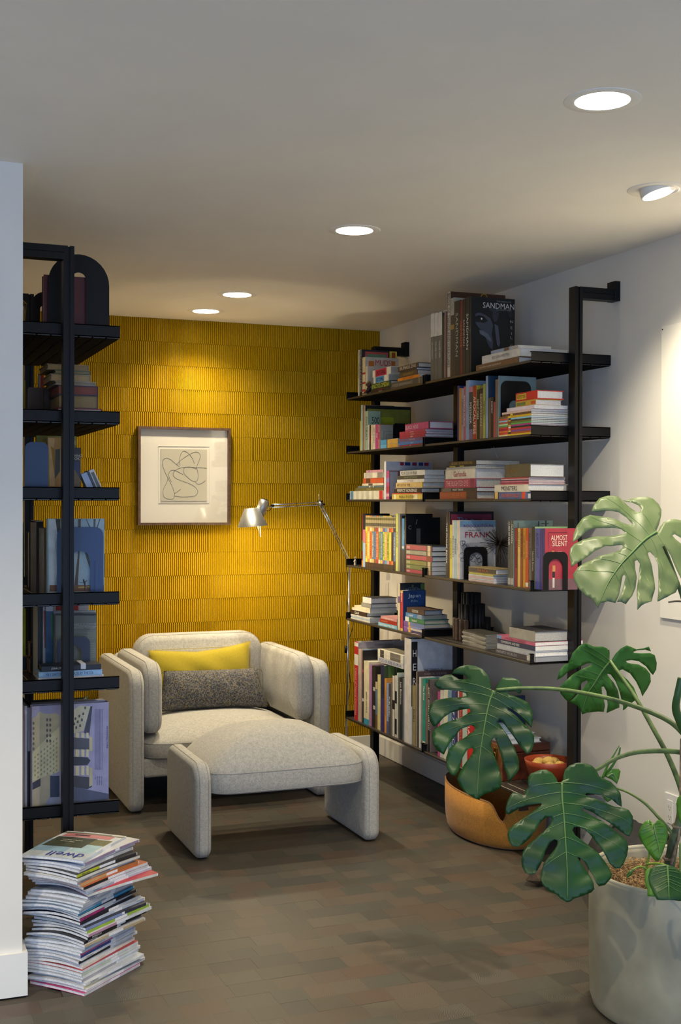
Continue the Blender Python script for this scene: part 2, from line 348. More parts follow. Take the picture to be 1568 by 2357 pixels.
downlight(1.679, 5.589, 52, 'round recessed downlight above the armchair, inside the bright patch on the ceiling', 1.9)
downlight(1.677, 4.106, 32, 'round recessed downlight in the middle of the ceiling over the bare floor', 2.1)
downlight(1.700, 2.552, 80, 'largest-looking round recessed downlight with a wide pale trim ring', 2.2)
downlight(2.345, 3.211, 60, 'tilted gimbal downlight near the white wall above the plant', 2.0, tilt=-.35)
downlight(.2, 1.2, 100, 'added unseen downlight over the open room', 2.2)  # out of view, added for more warm light in the room
downlight(-.7, 2.5, 60, 'added unseen downlight near the white wall corner', 2.2)  # out of view, added to warm the top of the white corner
downlight(-1.5, 2.0, 110, 'added unseen downlight over the far side of the open room', 2.2)  # another unseen lamp, added as warm fill
# ------------------------------------------------------------------ soft furniture
def rrect(y0, y1, z0, z1, R, n=7):
    P = []; Rs = R if isinstance(R, (tuple, list)) else (R,)*4
    for (cy, cz, a0, r) in ((y0+Rs[0], z0+Rs[0], PI, Rs[0]), (y1-Rs[1], z0+Rs[1], 1.5*PI, Rs[1]), (y1-Rs[2], z1-Rs[2], 0, Rs[2]), (y0+Rs[3], z1-Rs[3], .5*PI, Rs[3])):
        for i in range(n+1): a = a0+i*.5*PI/n; P.append((cy+r*math.cos(a), cz+r*math.sin(a)))
    return P
def slab(name, axis, lo, hi, P, re, m, parent, puff=.006, seam=True):
    """rounded upholstered slab; P = (a0, a1, b0, b1, R) rounded rectangle in the two other axes, thickness along axis"""
    M = {'X': Matrix(((0,0,1,0),(1,0,0,0),(0,1,0,0),(0,0,0,1))), 'Y': Matrix(((1,0,0,0),(0,0,1,0),(0,1,0,0),(0,0,0,1)))}[axis]
    a0, a1, b0, b1, R = P; R = tuple(R) if isinstance(R, (tuple, list)) else (R,)*4
    def ring(i): return rrect(a0+i, a1-i, b0+i, b1-i, tuple(max(r-i, .002) for r in R))
    half = min(a1-a0, b1-b0)/2; th = (hi-lo)/2; mid = (hi+lo)/2; re = min(re, th)
    lay = [(re*(1-math.cos(t)), th-re+re*math.sin(t)) for t in [k*PI/2/6 for k in range(7)]]
    lay += [(re+(half*.93-re)*s, th+puff*(1-(1-s)**2.5)) for s in (.12, .3, .55, .8, 1)]
    full = [(i, mid-h) for i, h in lay[::-1]] + [(i, mid+h) for i, h in lay]
    bm = bmesh.new(); rings = [[bm.verts.new(M @ Vector((x, y, h))) for x, y in ring(i)] for i, h in full]
    n = len(rings[0])
    for A, B in zip(rings, rings[1:]):
        for j in range(n): bm.faces.new((A[j], A[(j+1) % n], B[(j+1) % n], B[j]))
    bm.faces.new(rings[0][::-1]); bm.faces.new(rings[-1])
    o = link(name, done(bm), m, parent, smooth=True)
    if seam:
        bm = bmesh.new()
        for sg in (-1, 1): tube_bm(bm, [M @ Vector((x, y, mid+sg*(th-re*.62))) for x, y in ring(re*.06)], .0014, 5, closed=True)
        link('piping', done(bm), M_SEAM, o)
    return o
def sell(a, b, n, k=56):
    out = []
    for i in range(k):
        t = 2*PI*i/k; c, s = math.cos(t), math.sin(t)
        out.append((a*math.copysign(abs(c)**(2/n), c), b*math.copysign(abs(s)**(2/n), s)))
    return out
def cushion(name, cx, cy, a, b, z0, zs, crown, m, parent, n=7, seamz=None):
    bm = bmesh.new(); rings = []
    h = zs-z0
    lay = [(.0, z0), (.5, z0), (.93, z0), (.975, z0+.004), (.995, z0+.014), (1, z0+.03), (1.004, z0+h*.5), (1.0, zs-.012), (.992, zs-.002)]
    lay += [(s, zs+crown*(1-((s)/.992)**2.6)**.9) for s in (.97, .93, .87, .78, .66, .5, .3, .12)]
    for s, z in lay:
        if s == 0: rings.append([bm.verts.new((cx, cy, z))]); continue
        rings.append([bm.verts.new((cx+x, cy+y, z)) for x, y in sell(a*s, b*s, n)])
    for A, B in zip(rings, rings[1:]):
        for j in range(56):
            if len(A) == 1: bm.faces.new((A[0], B[j], B[(j+1) % 56]))
            else: bm.faces.new((A[j], A[(j+1) % 56], B[(j+1) % 56], B[j]))
    bm.faces.new(rings[-1]); o = link(name, done(bm), m, parent, smooth=True)
    bm = bmesh.new()
    for s, z in ((.994, zs-.004), (.992, z0+.010)): tube_bm(bm, [(cx+x, cy+y, z) for x, y in sell(a*s+.001, b*s+.001, n)], .0017, 5, closed=True)
    link('piping', done(bm), M_SEAM, o); return o
ac = thing('armchair', 'wide pale grey wool armchair with slab arms in front of the yellow tiled wall', 'armchair', (1.665, 5.585, 0))
def lx(v): return v-1.665
def ly(v): return v-5.585
for a, b in ((1.165, 1.237), (2.093, 2.165)): slab('arm_panel', 'X', lx(a), lx(b), (ly(5.585), ly(6.40), .004, .665, (.05, .05, .08, .085)), .026, M_WOOL, ac)
slab('arm_cushion', 'X', lx(1.243), lx(1.333), (ly(5.625), ly(6.33), .355, .695, (.07, .07, .09, .10)), .034, M_WOOL, ac, .012)
slab('arm_cushion', 'X', lx(2.006), lx(2.094), (ly(5.625), ly(6.33), .37, .70, (.07, .07, .09, .10)), .034, M_WOOL, ac, .012)
bk = slab('back_cushion', 'Y', ly(6.19), ly(6.34), (lx(1.325), lx(2.01), .36, .762, (.05, .05, .10, .10)), .045, M_WOOL, ac, .02)
slab('back_panel', 'Y', ly(6.345), ly(6.415), (lx(1.235), lx(2.095), .10, .66, .05), .026, M_WOOL, ac, seam=False)
cushion('seat_cushion', 0, ly(5.925), .428, .330, .240, .318, .082, M_WOOL, ac)
slab('seat_base', 'Y', ly(5.64), ly(6.34), (lx(1.24), lx(2.09), .155, .242, .02), .012, M_WOOL, ac, 0)
ot = thing('ottoman', 'pale grey wool ottoman with a domed cushion between two slab sides', 'ottoman', (1.667, 4.76, 0))
for a, b in ((-.405, -.335), (.338, .408)): slab('side_panel', 'X', a, b, (0, .515, .004, .392, (.045, .045, .075, .085)), .028, M_WOOL, ot)
cushion('seat_cushion', 0, .262, .347, .275, .258, .350, .150, M_WOOL, ot)
def pillow(name, label, w, h, t, loc, rot, m, warp):
    bm = bmesh.new(); nu, nv = 28, 14; G = {}
    for s in (1, -1):
        for i in range(nu+1):
            for j in range(nv+1):
                u, v = 2*i/nu-1, 2*j/nv-1; e = abs(u) == 1 or abs(v) == 1
                if e and s < 0: G[s, i, j] = G[1, i, j]; continue
                px = w/2*u*(1-.05*(1-v*v)*0 - .035*(1-abs(v))*(u*u)); pz = h/2*v*(1-.07*(1-u*u)*(v*v)*0 - .03*(1-abs(u))**.5*(v*v))
                d = t/2*((1-abs(u)**2.6)*(1-abs(v)**2.2))**.55 if not e else 0
                d += .004*math.sin(9*u+4*v)*(1-u*u)*(1-v*v); dx, dz = warp(u, v)
                G[s, i, j] = bm.verts.new((px+dx, -s*d, pz+dz))
    for s in (1, -1):
        for i in range(nu):
            for j in range(nv):
                q = [G[s, i, j], G[s, i+1, j], G[s, i+1, j+1], G[s, i, j+1]]; bm.faces.new(q if s > 0 else q[::-1])
    ro = thing(name, label, 'cushion', loc); ro.rotation_euler = rot
    link('pillow_cover', done(bm), m, ro, smooth=True)
    pts = [(w/2*u, 0, h/2*v) for u, v in [(x, -1) for x in (-1, 0, 1)]+[(1, 1), (0, 1), (-1, 1)]]
    bm = bmesh.new(); tube_bm(bm, [(w/2*.97*math.cos(a)*0 + w/2*(1 if 0 else math.copysign(abs(math.cos(a))**.12, math.cos(a)))*.985, 0, h/2*math.copysign(abs(math.sin(a))**.12, math.sin(a))*.95) for a in [i*2*PI/60 for i in range(60)]], .0012, 4, closed=True)
    link('seam', done(bm), m, ro)
pillow('cushion', 'long dark grey tweed lumbar cushion on the armchair seat', .545, .205, .13, (1.687, 6.03, .492), (-.22, .015, 0), M_TWEED, lambda u, v: (.02*u*(-v) + .012*max(0, u)*(-v), 0))
pillow('cushion', 'mustard yellow lumbar cushion standing behind the dark tweed cushion', .55, .235, .10, (1.655, 6.145, .580), (-.16, 0, 0), M_YELLOW, lambda u, v: (0, .022*max(0, u)*(v > 0)*v*u - .018*(1-abs(u))*max(0, v) - .004*(v > 0)*(u < 0)))
# ------------------------------------------------------------------ framed drawing
fx0, fx1, fz0, fz1, fy = 1.385, 1.898, 1.327, 1.857, YB-.012
fr = thing('framed_drawing', 'framed pencil line drawing in a wide cream mat on the yellow tiled wall', 'picture', ((fx0+fx1)/2, fy, (fz0+fz1)/2)); fo = fr.location.copy()
M_WAL = mat((.10, .050, .022), .45, kind='grain', scale=50, amt=.3)
for b in ((fx0, fx1, fy-.035, fy, fz1-.013, fz1), (fx0, fx1, fy-.035, fy, fz0, fz0+.013), (fx0, fx0+.014, fy-.035, fy, fz0+.013, fz1-.013), (fx1-.014, fx1, fy-.035, fy, fz0+.013, fz1-.013)):
    obox('frame_rail', b, M_WAL, fr, off=fo)
obox('mat_board', (fx0+.013, fx1-.013, fy-.014, fy-.008, fz0+.012, fz1-.012), mat((.74, .69, .58), .9), fr, off=fo)
def fp(cx, cy, dy=.0155): p = at(300+cx/6.031, 960+cy/6.031, 'Y', fy-dy); return p - fo
a, b = fp(425, 440), fp(1062, 1165)
sh = obox('sheet', (a.x, b.x, -.0185, -.0145, b.z, a.z), mat((.50, .46, .34), .8), fr)
bm = bmesh.new()
for q in (((392, 405), (1095, 411)), ((392, 1196), (1095, 1196))): tube_bm(bm, [fp(*q[0]), fp(*q[1])], .0012, 4)
for q in (((388, 405), (388, 1196)), ((1097, 411), (1097, 1196))): tube_bm(bm, [fp(*q[0]), fp(*q[1])], .0004, 4)
link('mat_groove', done(bm), mat((.45, .42, .34), .8), fr)
def smooth_path(P, k=6):
    out = []; P = [Vector(p) for p in P]
    for i in range(len(P)-1):
        p0, p1, p2, p3 = P[max(i-1, 0)], P[i], P[i+1], P[min(i+2, len(P)-1)]
        for j in range(k):
            t = j/k; out.append(.5*((2*p1)+(p2-p0)*t+(2*p0-5*p1+4*p2-p3)*t*t+(3*p1-p0-3*p2+p3)*t**3))
    out.append(P[-1]); return out
bm = bmesh.new()
for P in ([(690,670),(685,600),(700,520),(740,472),(800,500),(860,570),(890,650)], [(640,665),(700,600),(800,530),(900,485),(955,500),(970,550),(950,620),(925,690),(940,780),(940,850),(915,890),(860,885),(800,840),(745,780),(738,730),(760,700),(820,692),(880,705),(920,720)],
          [(680,690),(620,640),(560,590),(500,570),(455,600),(448,660),(480,760),(530,860),(580,960),(612,1060),(605,1120),(570,1142),(520,1135),(470,1110),(455,1060),(465,990),(510,900),(520,840)], [(1060,710),(950,700),(800,695),(700,705),(620,745),(595,790),(620,840),(700,880),(800,915),(880,955),(930,1010),(935,1050),(900,1090),(820,1105),(700,1108),(615,1095)],
          [(575,900),(545,850),(535,790),(560,745),(620,740),(700,780),(735,800)], [(905,905),(940,930),(990,920),(1040,880)], [(615,1060),(660,1030),(700,1000)]):
    tube_bm(bm, smooth_path([fp(x, y, .019) for x, y in P], 5), .0010, 4)
link('pencil_lines', done(bm), mat((.10, .09, .07), .8), sh)
gm = bpy.data.materials.new('picture_glass'); gm.use_nodes = True; nt = gm.node_tree; nt.nodes.clear()
n_o = nt.nodes.new('ShaderNodeOutputMaterial'); n_m = nt.nodes.new('ShaderNodeMixShader'); n_t = nt.nodes.new('ShaderNodeBsdfTransparent'); n_g = nt.nodes.new('ShaderNodeBsdfGlossy'); n_f = nt.nodes.new('ShaderNodeFresnel')
n_g.inputs['Roughness'].default_value = .02; n_f.inputs[0].default_value = 1.45; n_m.inputs[0].default_value = .05; nt.links.new(n_t.outputs[0], n_m.inputs[1]); nt.links.new(n_g.outputs[0], n_m.inputs[2]); nt.links.new(n_m.outputs[0], n_o.inputs[0])
obox('glass', (fx0+.013, fx1-.013, fy-.030, fy-.028, fz0+.012, fz1-.012), gm, fr, off=fo)
# ------------------------------------------------------------------ reading lamp
LB = Vector((2.505, 6.235, 0)); lp = thing('floor_lamp', 'chrome articulated reading floor lamp with a small aluminium shade over the armchair', 'lamp', LB)
def lq(px, py, Y): return at(px, py, 'Y', Y) - LB
lathe('base', [(.105, 0), (.108, .004), (.107, .014), (.03, .018), (.014, .03)], M_ALU, lp, 40, caps=(True, True))
base_j = lq(803, 1291, 6.225); elbow = lq(737, 1159, 6.12); neck = lq(627, 1165, 6.0)
tube('pole', [(0, 0, .02), (base_j.x+.004, base_j.y, base_j.z-.03)], .0065, M_CHROME, lp, 16)
tube('pole_collar', [(0, 0, .62), (0, 0, .66)], .010, M_BLACK, lp, 16)
tube('joint', [base_j+Vector((0, -.016, -.005)), base_j+Vector((0, .016, -.005))], .013, M_ALU, lp, 16)
def arm(p, q, s):
    d = (q-p).normalized(); n = d.cross(Vector((0, 1, 0))).normalized()
    for e in (s, -s): tube('arm_rod', [p+n*e, q+n*e], .0040, M_CHROME, lp, 10)
arm(base_j, elbow, .0062); arm(elbow, neck, .0068)
tube('elbow_joint', [elbow+Vector((0, -.018, 0)), elbow+Vector((0, .018, 0))], .012, M_ALU, lp, 16)
tube('tension_rod', [elbow+Vector((-.006, 0, 0)), elbow+Vector((-.008, 0, .052))], .003, M_CHROME, lp, 8)
for e in ((.0, .012), (.016, -.004)): tube('knob', [elbow+Vector((e[0], -.024, e[1])), elbow+Vector((e[0], .024, e[1]))], .0055, M_BLACK, lp, 12)
hd = lq(609, 1168, 5.99); tube('neck_bar', [neck, hd], .004, M_CHROME, lp, 10)
tube('knob', [neck+Vector((.0, -.014, .004)), neck+Vector((0, .014, .004))], .006, M_BLACK, lp, 12)
st, sb_ = lq(579, 1170, 5.98), lq(582, 1211, 5.98)
ax = (st-sb_).normalized(); sx = ax.orthogonal().normalized(); sy = ax.cross(sx); SM = Matrix((sx, sy, ax)).transposed().to_4x4(); SM.translation = sb_
hh = (st-sb_).length
lathe('lamp_shade', [(.078, 0), (.0375, hh), (.0363, hh), (.0765, 0), (.078, 0)], M_ALU, lp, 48, M=SM, caps=(False, False))
s0, s1 = lq(597, 1186, 5.985), lq(610, 1151, 5.985); v = s1-s0
tube('socket_body', [s0-v*.15, s0+v*.1, s0+v*.12, s0+v*.92, s1], [.020, .024, .027, .026, .020], M_ALU, lp, 24)
tube('switch_cap', [s1-v*.06, s1+v*.06], [.019, .015], M_BLACK, lp, 20)
bc = SM @ Vector((0, 0, hh*.27)); g0, g1 = lq(596, 1208, 5.96), lq(600, 1236, 5.95)
tube('shade_handle', [g0+Vector((-.006, 0, 0)), g1+Vector((-.002, 0, 0)), g1+Vector((.002, 0, 0)), g0+Vector((.006, 0, 0))], .0011, M_CHROME, lp, 8)
tube('bulb', [bc+ax*.013, bc+ax*.010, bc, bc-ax*.010, bc-ax*.014], [.006, .010, .014, .011, .004], mat((1, .85, .6), emit=25), lp, 16)
tube('cord', smooth_path([neck+Vector((-.002, .01, -.008)), neck+Vector((-.012, .01, -.022)), hd+Vector((.004, .01, -.016)), hd+Vector((-.004, .012, -.004))]), .0018, M_BLACK, lp, 6)
tube('cord', smooth_path([Vector((.004, .012, 1.10)), Vector((.02, .012, .98)), Vector((.012, .012, .88)), Vector((.05, .02, .78)), Vector((.01, .012, .64)), Vector((.03, .012, .45)), Vector((.012, .012, .3)), Vector((.014, .01, .05))]), .002, M_BLACK, lp, 6)
l = bpy.data.lights.new('reading_bulb', 'POINT'); l.energy = 13; l.color = (1, .80, .50); l.shadow_soft_size = .012
o = bpy.data.objects.new('reading_bulb', l); S.collection.objects.link(o); o.parent = lp; o.location = bc - ax*.019

l = bpy.data.lights.new('reading_bulb', 'POINT'); l.energy = 5; l.color = (1, .80, .50); l.shadow_soft_size = .004
o = bpy.data.objects.new('reading_bulb', l); S.collection.objects.link(o); o.parent = lp; o.location = bc + ax*.018
# ------------------------------------------------------------------ books
CROPS = {'A': (780, 640, 4.9), 'B': (1080, 640, 4.3556), 'C': (780, 1030, 4.9), 'D': (1080, 1020, 4.3556), 'E': (780, 1320, 4.9), 'G': (1020, 1340, 4.1263),
         'a': (30, 550, 5.748), 'b': (30, 930, 5.807), 'c': (30, 1140, 5.122), 'd': (30, 1540, 5.611)}
def cp(c, x, y=0): ox, oy, s = CROPS[c]; return ox+x/s, oy+y/s
PAGE = mat((.66, .63, .55), .9, kind='pages', scale=300, amt=.15); PAGEW = mat((.74, .74, .72), .9, kind='pages', scale=300, amt=.10)
SHELF = ['top', 'second', 'third', 'fourth', 'fifth', 'bottom']
def book(x0, x1, y0, y1, z0, z1, thick, spine, col, label, group, cover=None, pages=None, hard=True, rz=0, name='book', boardc=None, back=None, nospine=False):
    """boards on the two ends of the thick axis, a spine plate on one face, the page block between"""
    ax = 'XYZ'.index(thick); lo = [x0, y0, z0]; hi = [x1, y1, z1]; T = hi[ax]-lo[ax]; b = min(.0028 if hard else .0009, T*.2)
    c = Vector(((x0+x1)/2, (y0+y1)/2, z0)); t = thing(name, label, 'magazine' if name == 'magazine' else 'book', c, rz, group)
    def loc(l, h): return (l[0]-c.x, h[0]-c.x, l[1]-c.y, h[1]-c.y, l[2]-c.z, h[2]-c.z)
    sa = 'XYZ'.index(spine[1]); sg = -1 if spine[0] == '-' else 1
    bb = []
    for e in (0, 1):
        l, h = list(lo), list(hi)
        if e: l[ax] = hi[ax]-b
        else: h[ax] = lo[ax]+b
        bb.append(loc(l, h))
    l, h = list(lo), list(hi); l[ax] += b*.8; h[ax] -= b*.8
    if sg < 0: h[sa] = l[sa]+max(b, .0012)
    else: l[sa] = h[sa]-max(b, .0012)
    cm = MC(col); cv = MC(cover) if cover else cm
    if cover: link('spine', boxes(loc(l, h)), cm, t); link('cover', boxes(*bb), cv, t)
    else: link('cover', boxes(*bb, loc(l, h)), cm, t)
    l, h = list(lo), list(hi); l[ax] += b; h[ax] -= b; ins = .004 if hard else .0006
    for i in range(3):
        if i == ax: continue
        if i == sa:
            if sg < 0: l[i] += max(b, .0012); h[i] -= ins
            else: h[i] -= max(b, .0012); l[i] += ins
        else: l[i] += ins*(0 if (i == 2 and thick != 'Z') else 1); h[i] -= ins
    link('pages', boxes(loc(l, h)), pages or PAGE, t)
    t['_c'] = 0; del t['_c']; return t, c
NB = [0]
def uprights(k, bay, crop, rows, xs=2.450, hard=True, deck=None):
    zd = (deck or DECK)[k]; py0 = 1156+2800*(1.453-zd)/5.3; r_lim = {}
    lim = 9
    for r in reversed(rows):
        o = r[5] if len(r) > 5 else {}
        if 'd' in o:
            yb = at(cp(crop, r[1])[0], py0, 'X', xs).y; o['DD'] = at(cp(o.get('dc', crop), o['d'])[0], py0, 'Y', yb).x - xs; lim = o['DD']
        else: r_lim[id(r)] = lim
    for r in rows:
        xl, xr, yt, col, desc = r[:5]; o = r[5] if len(r) > 5 else {}
        c = o.get('crop', crop); py = 1156+2800*(1.453-zd)/5.3
        X = xs + o.get('in', 0)
        ya = at(cp(c, xl)[0], py, 'X', X).y; yb = at(cp(c, xr)[0], py, 'X', X).y     # ya far, yb near
        if ya < yb: ya, yb = yb, ya
        zt = at(*cp(c, (xl+xr)/2, yt), 'X', X).z
        D = max(.08, min(o.get('D', .17), r_lim.get(id(r), 9)-.006))
        if 'd' in o: D = min(at(cp(o.get('dc', c), o['d'])[0], py, 'Y', yb).x - X, 2.792-X)
        H = zt-zd; D = min(D, 2.792-X)
        t, ctr = book(X, X+D, yb+.0006, ya-.0006, zd+.0004, zt, 'Y', '-X', col, '%s, on the %s' % (desc, where(k, bay)), 'upright books on the wall shelving', cover=o.get('c'), hard=o.get('hard', hard and H > .2), pages=PAGEW if NB[0] % 2 else PAGE)
        NB[0] += 1; w = ya-yb; ym = (ya+yb)/2
        for bi, (f0, f1, bc) in enumerate(o.get('bands', [])):
            obox('spine_band', (X-.0003-.00012*bi, X+.001, yb+.001, ya-.001, zd+H*f0, zd+H*f1), MC(bc), t, off=ctr)
        if 't' in o: text(o['t'], X-.0007, ym, zd+H*o.get('tz', .55), '-Xd', H*o.get('tl', .6), w*o.get('th', .5), o.get('tc', 'f0f0e8'), t, off=ctr)
        for bi, (u0, u1, v0, v1, ac_) in enumerate(o.get('art', [])):       # printed panels on the cover that faces the room
            obox('cover_print', (X+D*u0, X+D*u1, yb+.0004-.0001*bi, yb+.0010, zd+H*v0, zd+H*v1), MC(ac_), t, off=ctr)
        for (s_, u, v, L_, h_, tc_) in o.get('ct', []):
            text(s_, X+D*u, yb-.0005, zd+H*v, '-Y', D*L_, H*h_, tc_, t, off=ctr)
def where(k, bay): return '%s %s shelf' % (SHELF[k], bay)
def stack(k, bay, crop, xl, xr, ys, rows, pe=None, z_from=None, xs=2.450, deck=None, pages=None, place='stack'):
    """lying books, bottom first; ys = boundaries at the near end"""
    zd = (deck or DECK)[k]; zz = [at(*cp(crop, xr, y), 'X', xs).z for y in ys]; base = zd-zz[0]; n = len(rows)
    for i, r in enumerate(rows):
        col, desc = r[:2]; o = r[2] if len(r) > 2 else {}
        X = xs+o.get('in', 0); yb = at(cp(crop, o.get('xr', xr))[0], cp(crop, 0, ys[i])[1], 'X', X).y; ya = at(cp(crop, o.get('xl', xl))[0], cp(crop, 0, ys[i])[1], 'X', X).y
        e = o.get('pe', pe); D = .19 if e is None else at(cp(o.get('pc', crop), e)[0], cp(crop, 0, ys[i])[1], 'Y', yb).x-X
        D = max(.10, min(D, 2.792-X)); z0 = zz[i]+base+.0003; z1 = zz[i+1]+base
        hard = o.get('hard', (z1-z0) > .022)
        t, ctr = book(X, X+D, yb, ya, z0, z1, 'Z', '-X', col, '%s, on the %s' % (desc, where(k, bay)), 'stacked books on the wall shelving', cover=o.get('c'), hard=hard, pages=o.get('pg') or pages or (PAGEW if (i+k) % 2 else PAGE), name=o.get('name', 'book'), rz=o.get('rz', 0))
        H = z1-z0; w = ya-yb
        for bi, (f0, f1, bc) in enumerate(o.get('bands', [])):     # f measured from the far end
            obox('spine_band', (X-.0003-.00012*bi, X+.001, ya-w*f1, ya-w*f0, z0+.0005, z1-.0005), MC(bc), t, off=ctr)
        if 't' in o: text(o['t'], X-.0007, ya-w*o.get('tp', .5), (z0+z1)/2, '-X', w*o.get('tl', .6), H*o.get('th', .5), o.get('tc', 'f0f0e8'), t, off=ctr)
LA, PL = 'lamp-side', 'plant-side'
# --- top shelf, lamp side
uprights(0, LA, 'A', [
 (217, 236, 812, 'c9ccd6', 'slim white book with a yellow cover', {'d': 655, 'c': 'cfc04a', 'art': [(.86, .96, .86, .98, '9a4a18')], 't': 'COMICS', 'tc': '404858', 'tl': .5}),
 (236, 266, 810, '14161f', 'tall navy-black book with a red and green panel', {'d': 572, 'c': '181a26', 't': 'ANTHROPOLOGY OF AN ARTIST BLUE THINGS', 'tl': .92, 'tc': 'c8d4dc', 'art': [(.10, .95, .3, .96, 'a2453f'), (.17, .88, .3, .91, '567a62')]}),
 (266, 300, 893, 'd9cda4', 'cream book with fat red cartoon letters', {'d': 675, 'c': 'b9b4a8', 'bands': [(.1, .16, 'b03030'), (.3, .35, 'b03030'), (.55, .6, 'b03030')], 'ct': [('MUDS', .53, .86, .46, .15, 'b3101c')], 'art': [(.10, .26, .72, .90, 'b4661e'), (.78, .90, .80, .92, 'b4661e')]}),
 (302, 326, 995, 'cfcabb', 'pale grey square book with a looping line', {'d': 690, 'c': 'b8b3a8', 'art': [(.2, .32, .86, .875, '303030'), (.18, .2, .7, .87, '303030')]}),
])
stack(0, LA, 'A', 362, 585, [1262, 1241, 1220, 1152, 1080, 996], [
 ('26241f', 'thin black book with white print', {'pe': 760, 't': 'ANIMATION', 'tl': .6}), ('2c211d', 'thin dark book with red lettering', {'pe': 760, 't': 'PUNK TEXT', 'tc': 'c02838', 'th': .7}),
 ('20503c', 'green black book with yellow block letters', {'pe': 680, 't': 'ENCYCLOPEDIA', 'tc': 'd6d82a', 'tl': .85, 'th': .7, 'c': '1d2b22', 'xl': 365}),
 ('e6e2cf', 'white book with a blue title block', {'xl': 392, 'xr': 560, 'pe': 665, 'bands': [(.14, .72, '4f9ad0')], 't': 'ICON', 'tc': '16324c', 'tp': .43, 'tl': .45, 'th': .6, 'pg': mat((.42, .40, .33), .9)}),
 ('e8e4d2', 'white book with a crimson title block', {'xl': 382, 'pe': 690, 'bands': [(.16, .78, 'b8174a')], 't': 'ICON', 'tc': '2a0616', 'tp': .47, 'tl': .5, 'th': .6, 'pg': mat((.42, .40, .33), .9)}),
])
stack(0, LA, 'A', 592, 945, [1206, 1128, 1093, 1036, 1013, 958], [
 ('57544a', 'thick dark grey book with pale title', {'pe': 1040, 't': 'CODEX SERAPHINIANUS', 'tc': 'b8b4a0', 'tl': .66, 'tp': .36, 'th': .42, 'bands': [(.88, .92, '8a8468')]}), ('e08a18', 'orange book', {'xl': 665, 'xr': 910, 'pe': 1040, 't': 'EARTHA WARRIOR', 'tc': 'a84e10', 'th': .55}),
 ('54412f', 'brown book with gold lettering', {'xl': 683, 'xr': 885, 'pe': 1030, 't': 'ORNAMENT', 'tc': 'a08a3a', 'tl': .7}), ('2c2620', 'thin dark book under a brown one', {'xl': 690, 'xr': 880, 'pe': 1035}), ('4c3a2e', 'brown book with white ornate lettering', {'xl': 668, 'xr': 895, 'pe': 1040, 't': 'SELFMADE ZINE', 'tc': 'e0d8c4', 'tl': .86, 'th': .66}),
])
# --- top shelf, plant side
uprights(0, PL, 'A', [
 (1036, 1076, 400, '66665f', 'grey volume with a white upper part, one of three alike', {'in': .002, 'bands': [(.655, .998, 'd8d8d4')], 't': 'THE COMPLETE PEANUTS', 'tc': 'e8e8e4', 'tl': .25, 'tz': .45, 'th': .3}),
 (1076, 1116, 392, '66665f', 'middle grey volume with a white upper part between two alike', {'in': .002, 'bands': [(.655, .998, 'd8d8d4')], 't': 'VOLUME TWO', 'tc': 'e8e8e4', 'tl': .25, 'tz': .45, 'th': .3}),
 (1116, 1164, 383, '6a6a63', 'grey volume with white upper part beside a glossy black spine', {'in': .002, 'bands': [(.655, .998, 'd8d8d4')], 't': 'VOLUME THREE', 'tc': 'e8e8e4', 'tl': .25, 'tz': .45, 'th': .3, 'd': 1175}),
 (1166, 1188, 425, '1a1916', 'glossy black spine next to the three grey volumes'), (1188, 1205, 376, '9c7e78', 'slim dusty pink spine'), (1205, 1222, 420, '4c3c30', 'slim brown spine'),
 (1222, 1262, 158, 'cfcac0', 'very tall brown-covered book with a white spine', {'d': 361, 'dc': 'B', 'c': '4a2c14', 't': 'BOOK OF THINGS AND CREATURES', 'tc': '2a2622', 'tl': .86, 'th': .62, 'ct': [('O', .60, .965, .30, .07, 'b98f1a')]}),
 (1262, 1300, 225, 'a9ab9c', 'pale green spine over a dark picture', {'D': .2, 'bands': [(.0, .78, '3c2a1a'), (.6, .66, 'a8821e')]}),
 (1300, 1366, 258, '15140f', 'black spine with silver ornament and a lilac edge', {'D': .2, 'bands': [(.0, 1, '1b1a14')], 't': 'SANDMAN', 'tc': 'b8b4a0', 'tl': .8, 'th': .4}),
 (1366, 1398, 252, '6c1410', 'dark red ornate spine', {'D': .2, 't': 'ABSOLUTE', 'tc': 'd87028', 'tl': .7}), (1398, 1430, 235, '15130f', 'black spine with silver lettering beside a red one', {'D': .2, 't': 'SANDMAN', 'tc': 'd0ccc0', 'tl': .85, 'th': .5}),
 (1432, 1472, 215, '14120f', 'wide black spine with bright silver lettering', {'D': .2, 't': 'SANDMAN', 'tc': 'dedcd4', 'tl': .86, 'th': .55}),
])
uprights(0, PL, 'B', [(3, 20, 185, '0f1112', 'large black book with a pale ghostly face on its cover', {'d': 457, 'c': '0b0d0e', 't': 'NEIL', 'tl': .5, 'tc': '808078',
  'ct': [('SANDMAN', .62, .895, .72, .075, 'c9cac6'), ('THE ABSOLUTE', .74, .955, .5, .018, '8a8c8a'), ('VOLUME THREE', .74, .845, .45, .018, '8a8c8a'), ('N', .92, .70, .09, .035, 'a8aaa8'), ('E', .92, .62, .09, .035, 'a8aaa8'), ('I', .92, .545, .03, .035, 'a8aaa8'), ('L', .92, .49, .09, .035, 'a8aaa8'), ('G', .92, .38, .09, .035, 'a8aaa8')]})])
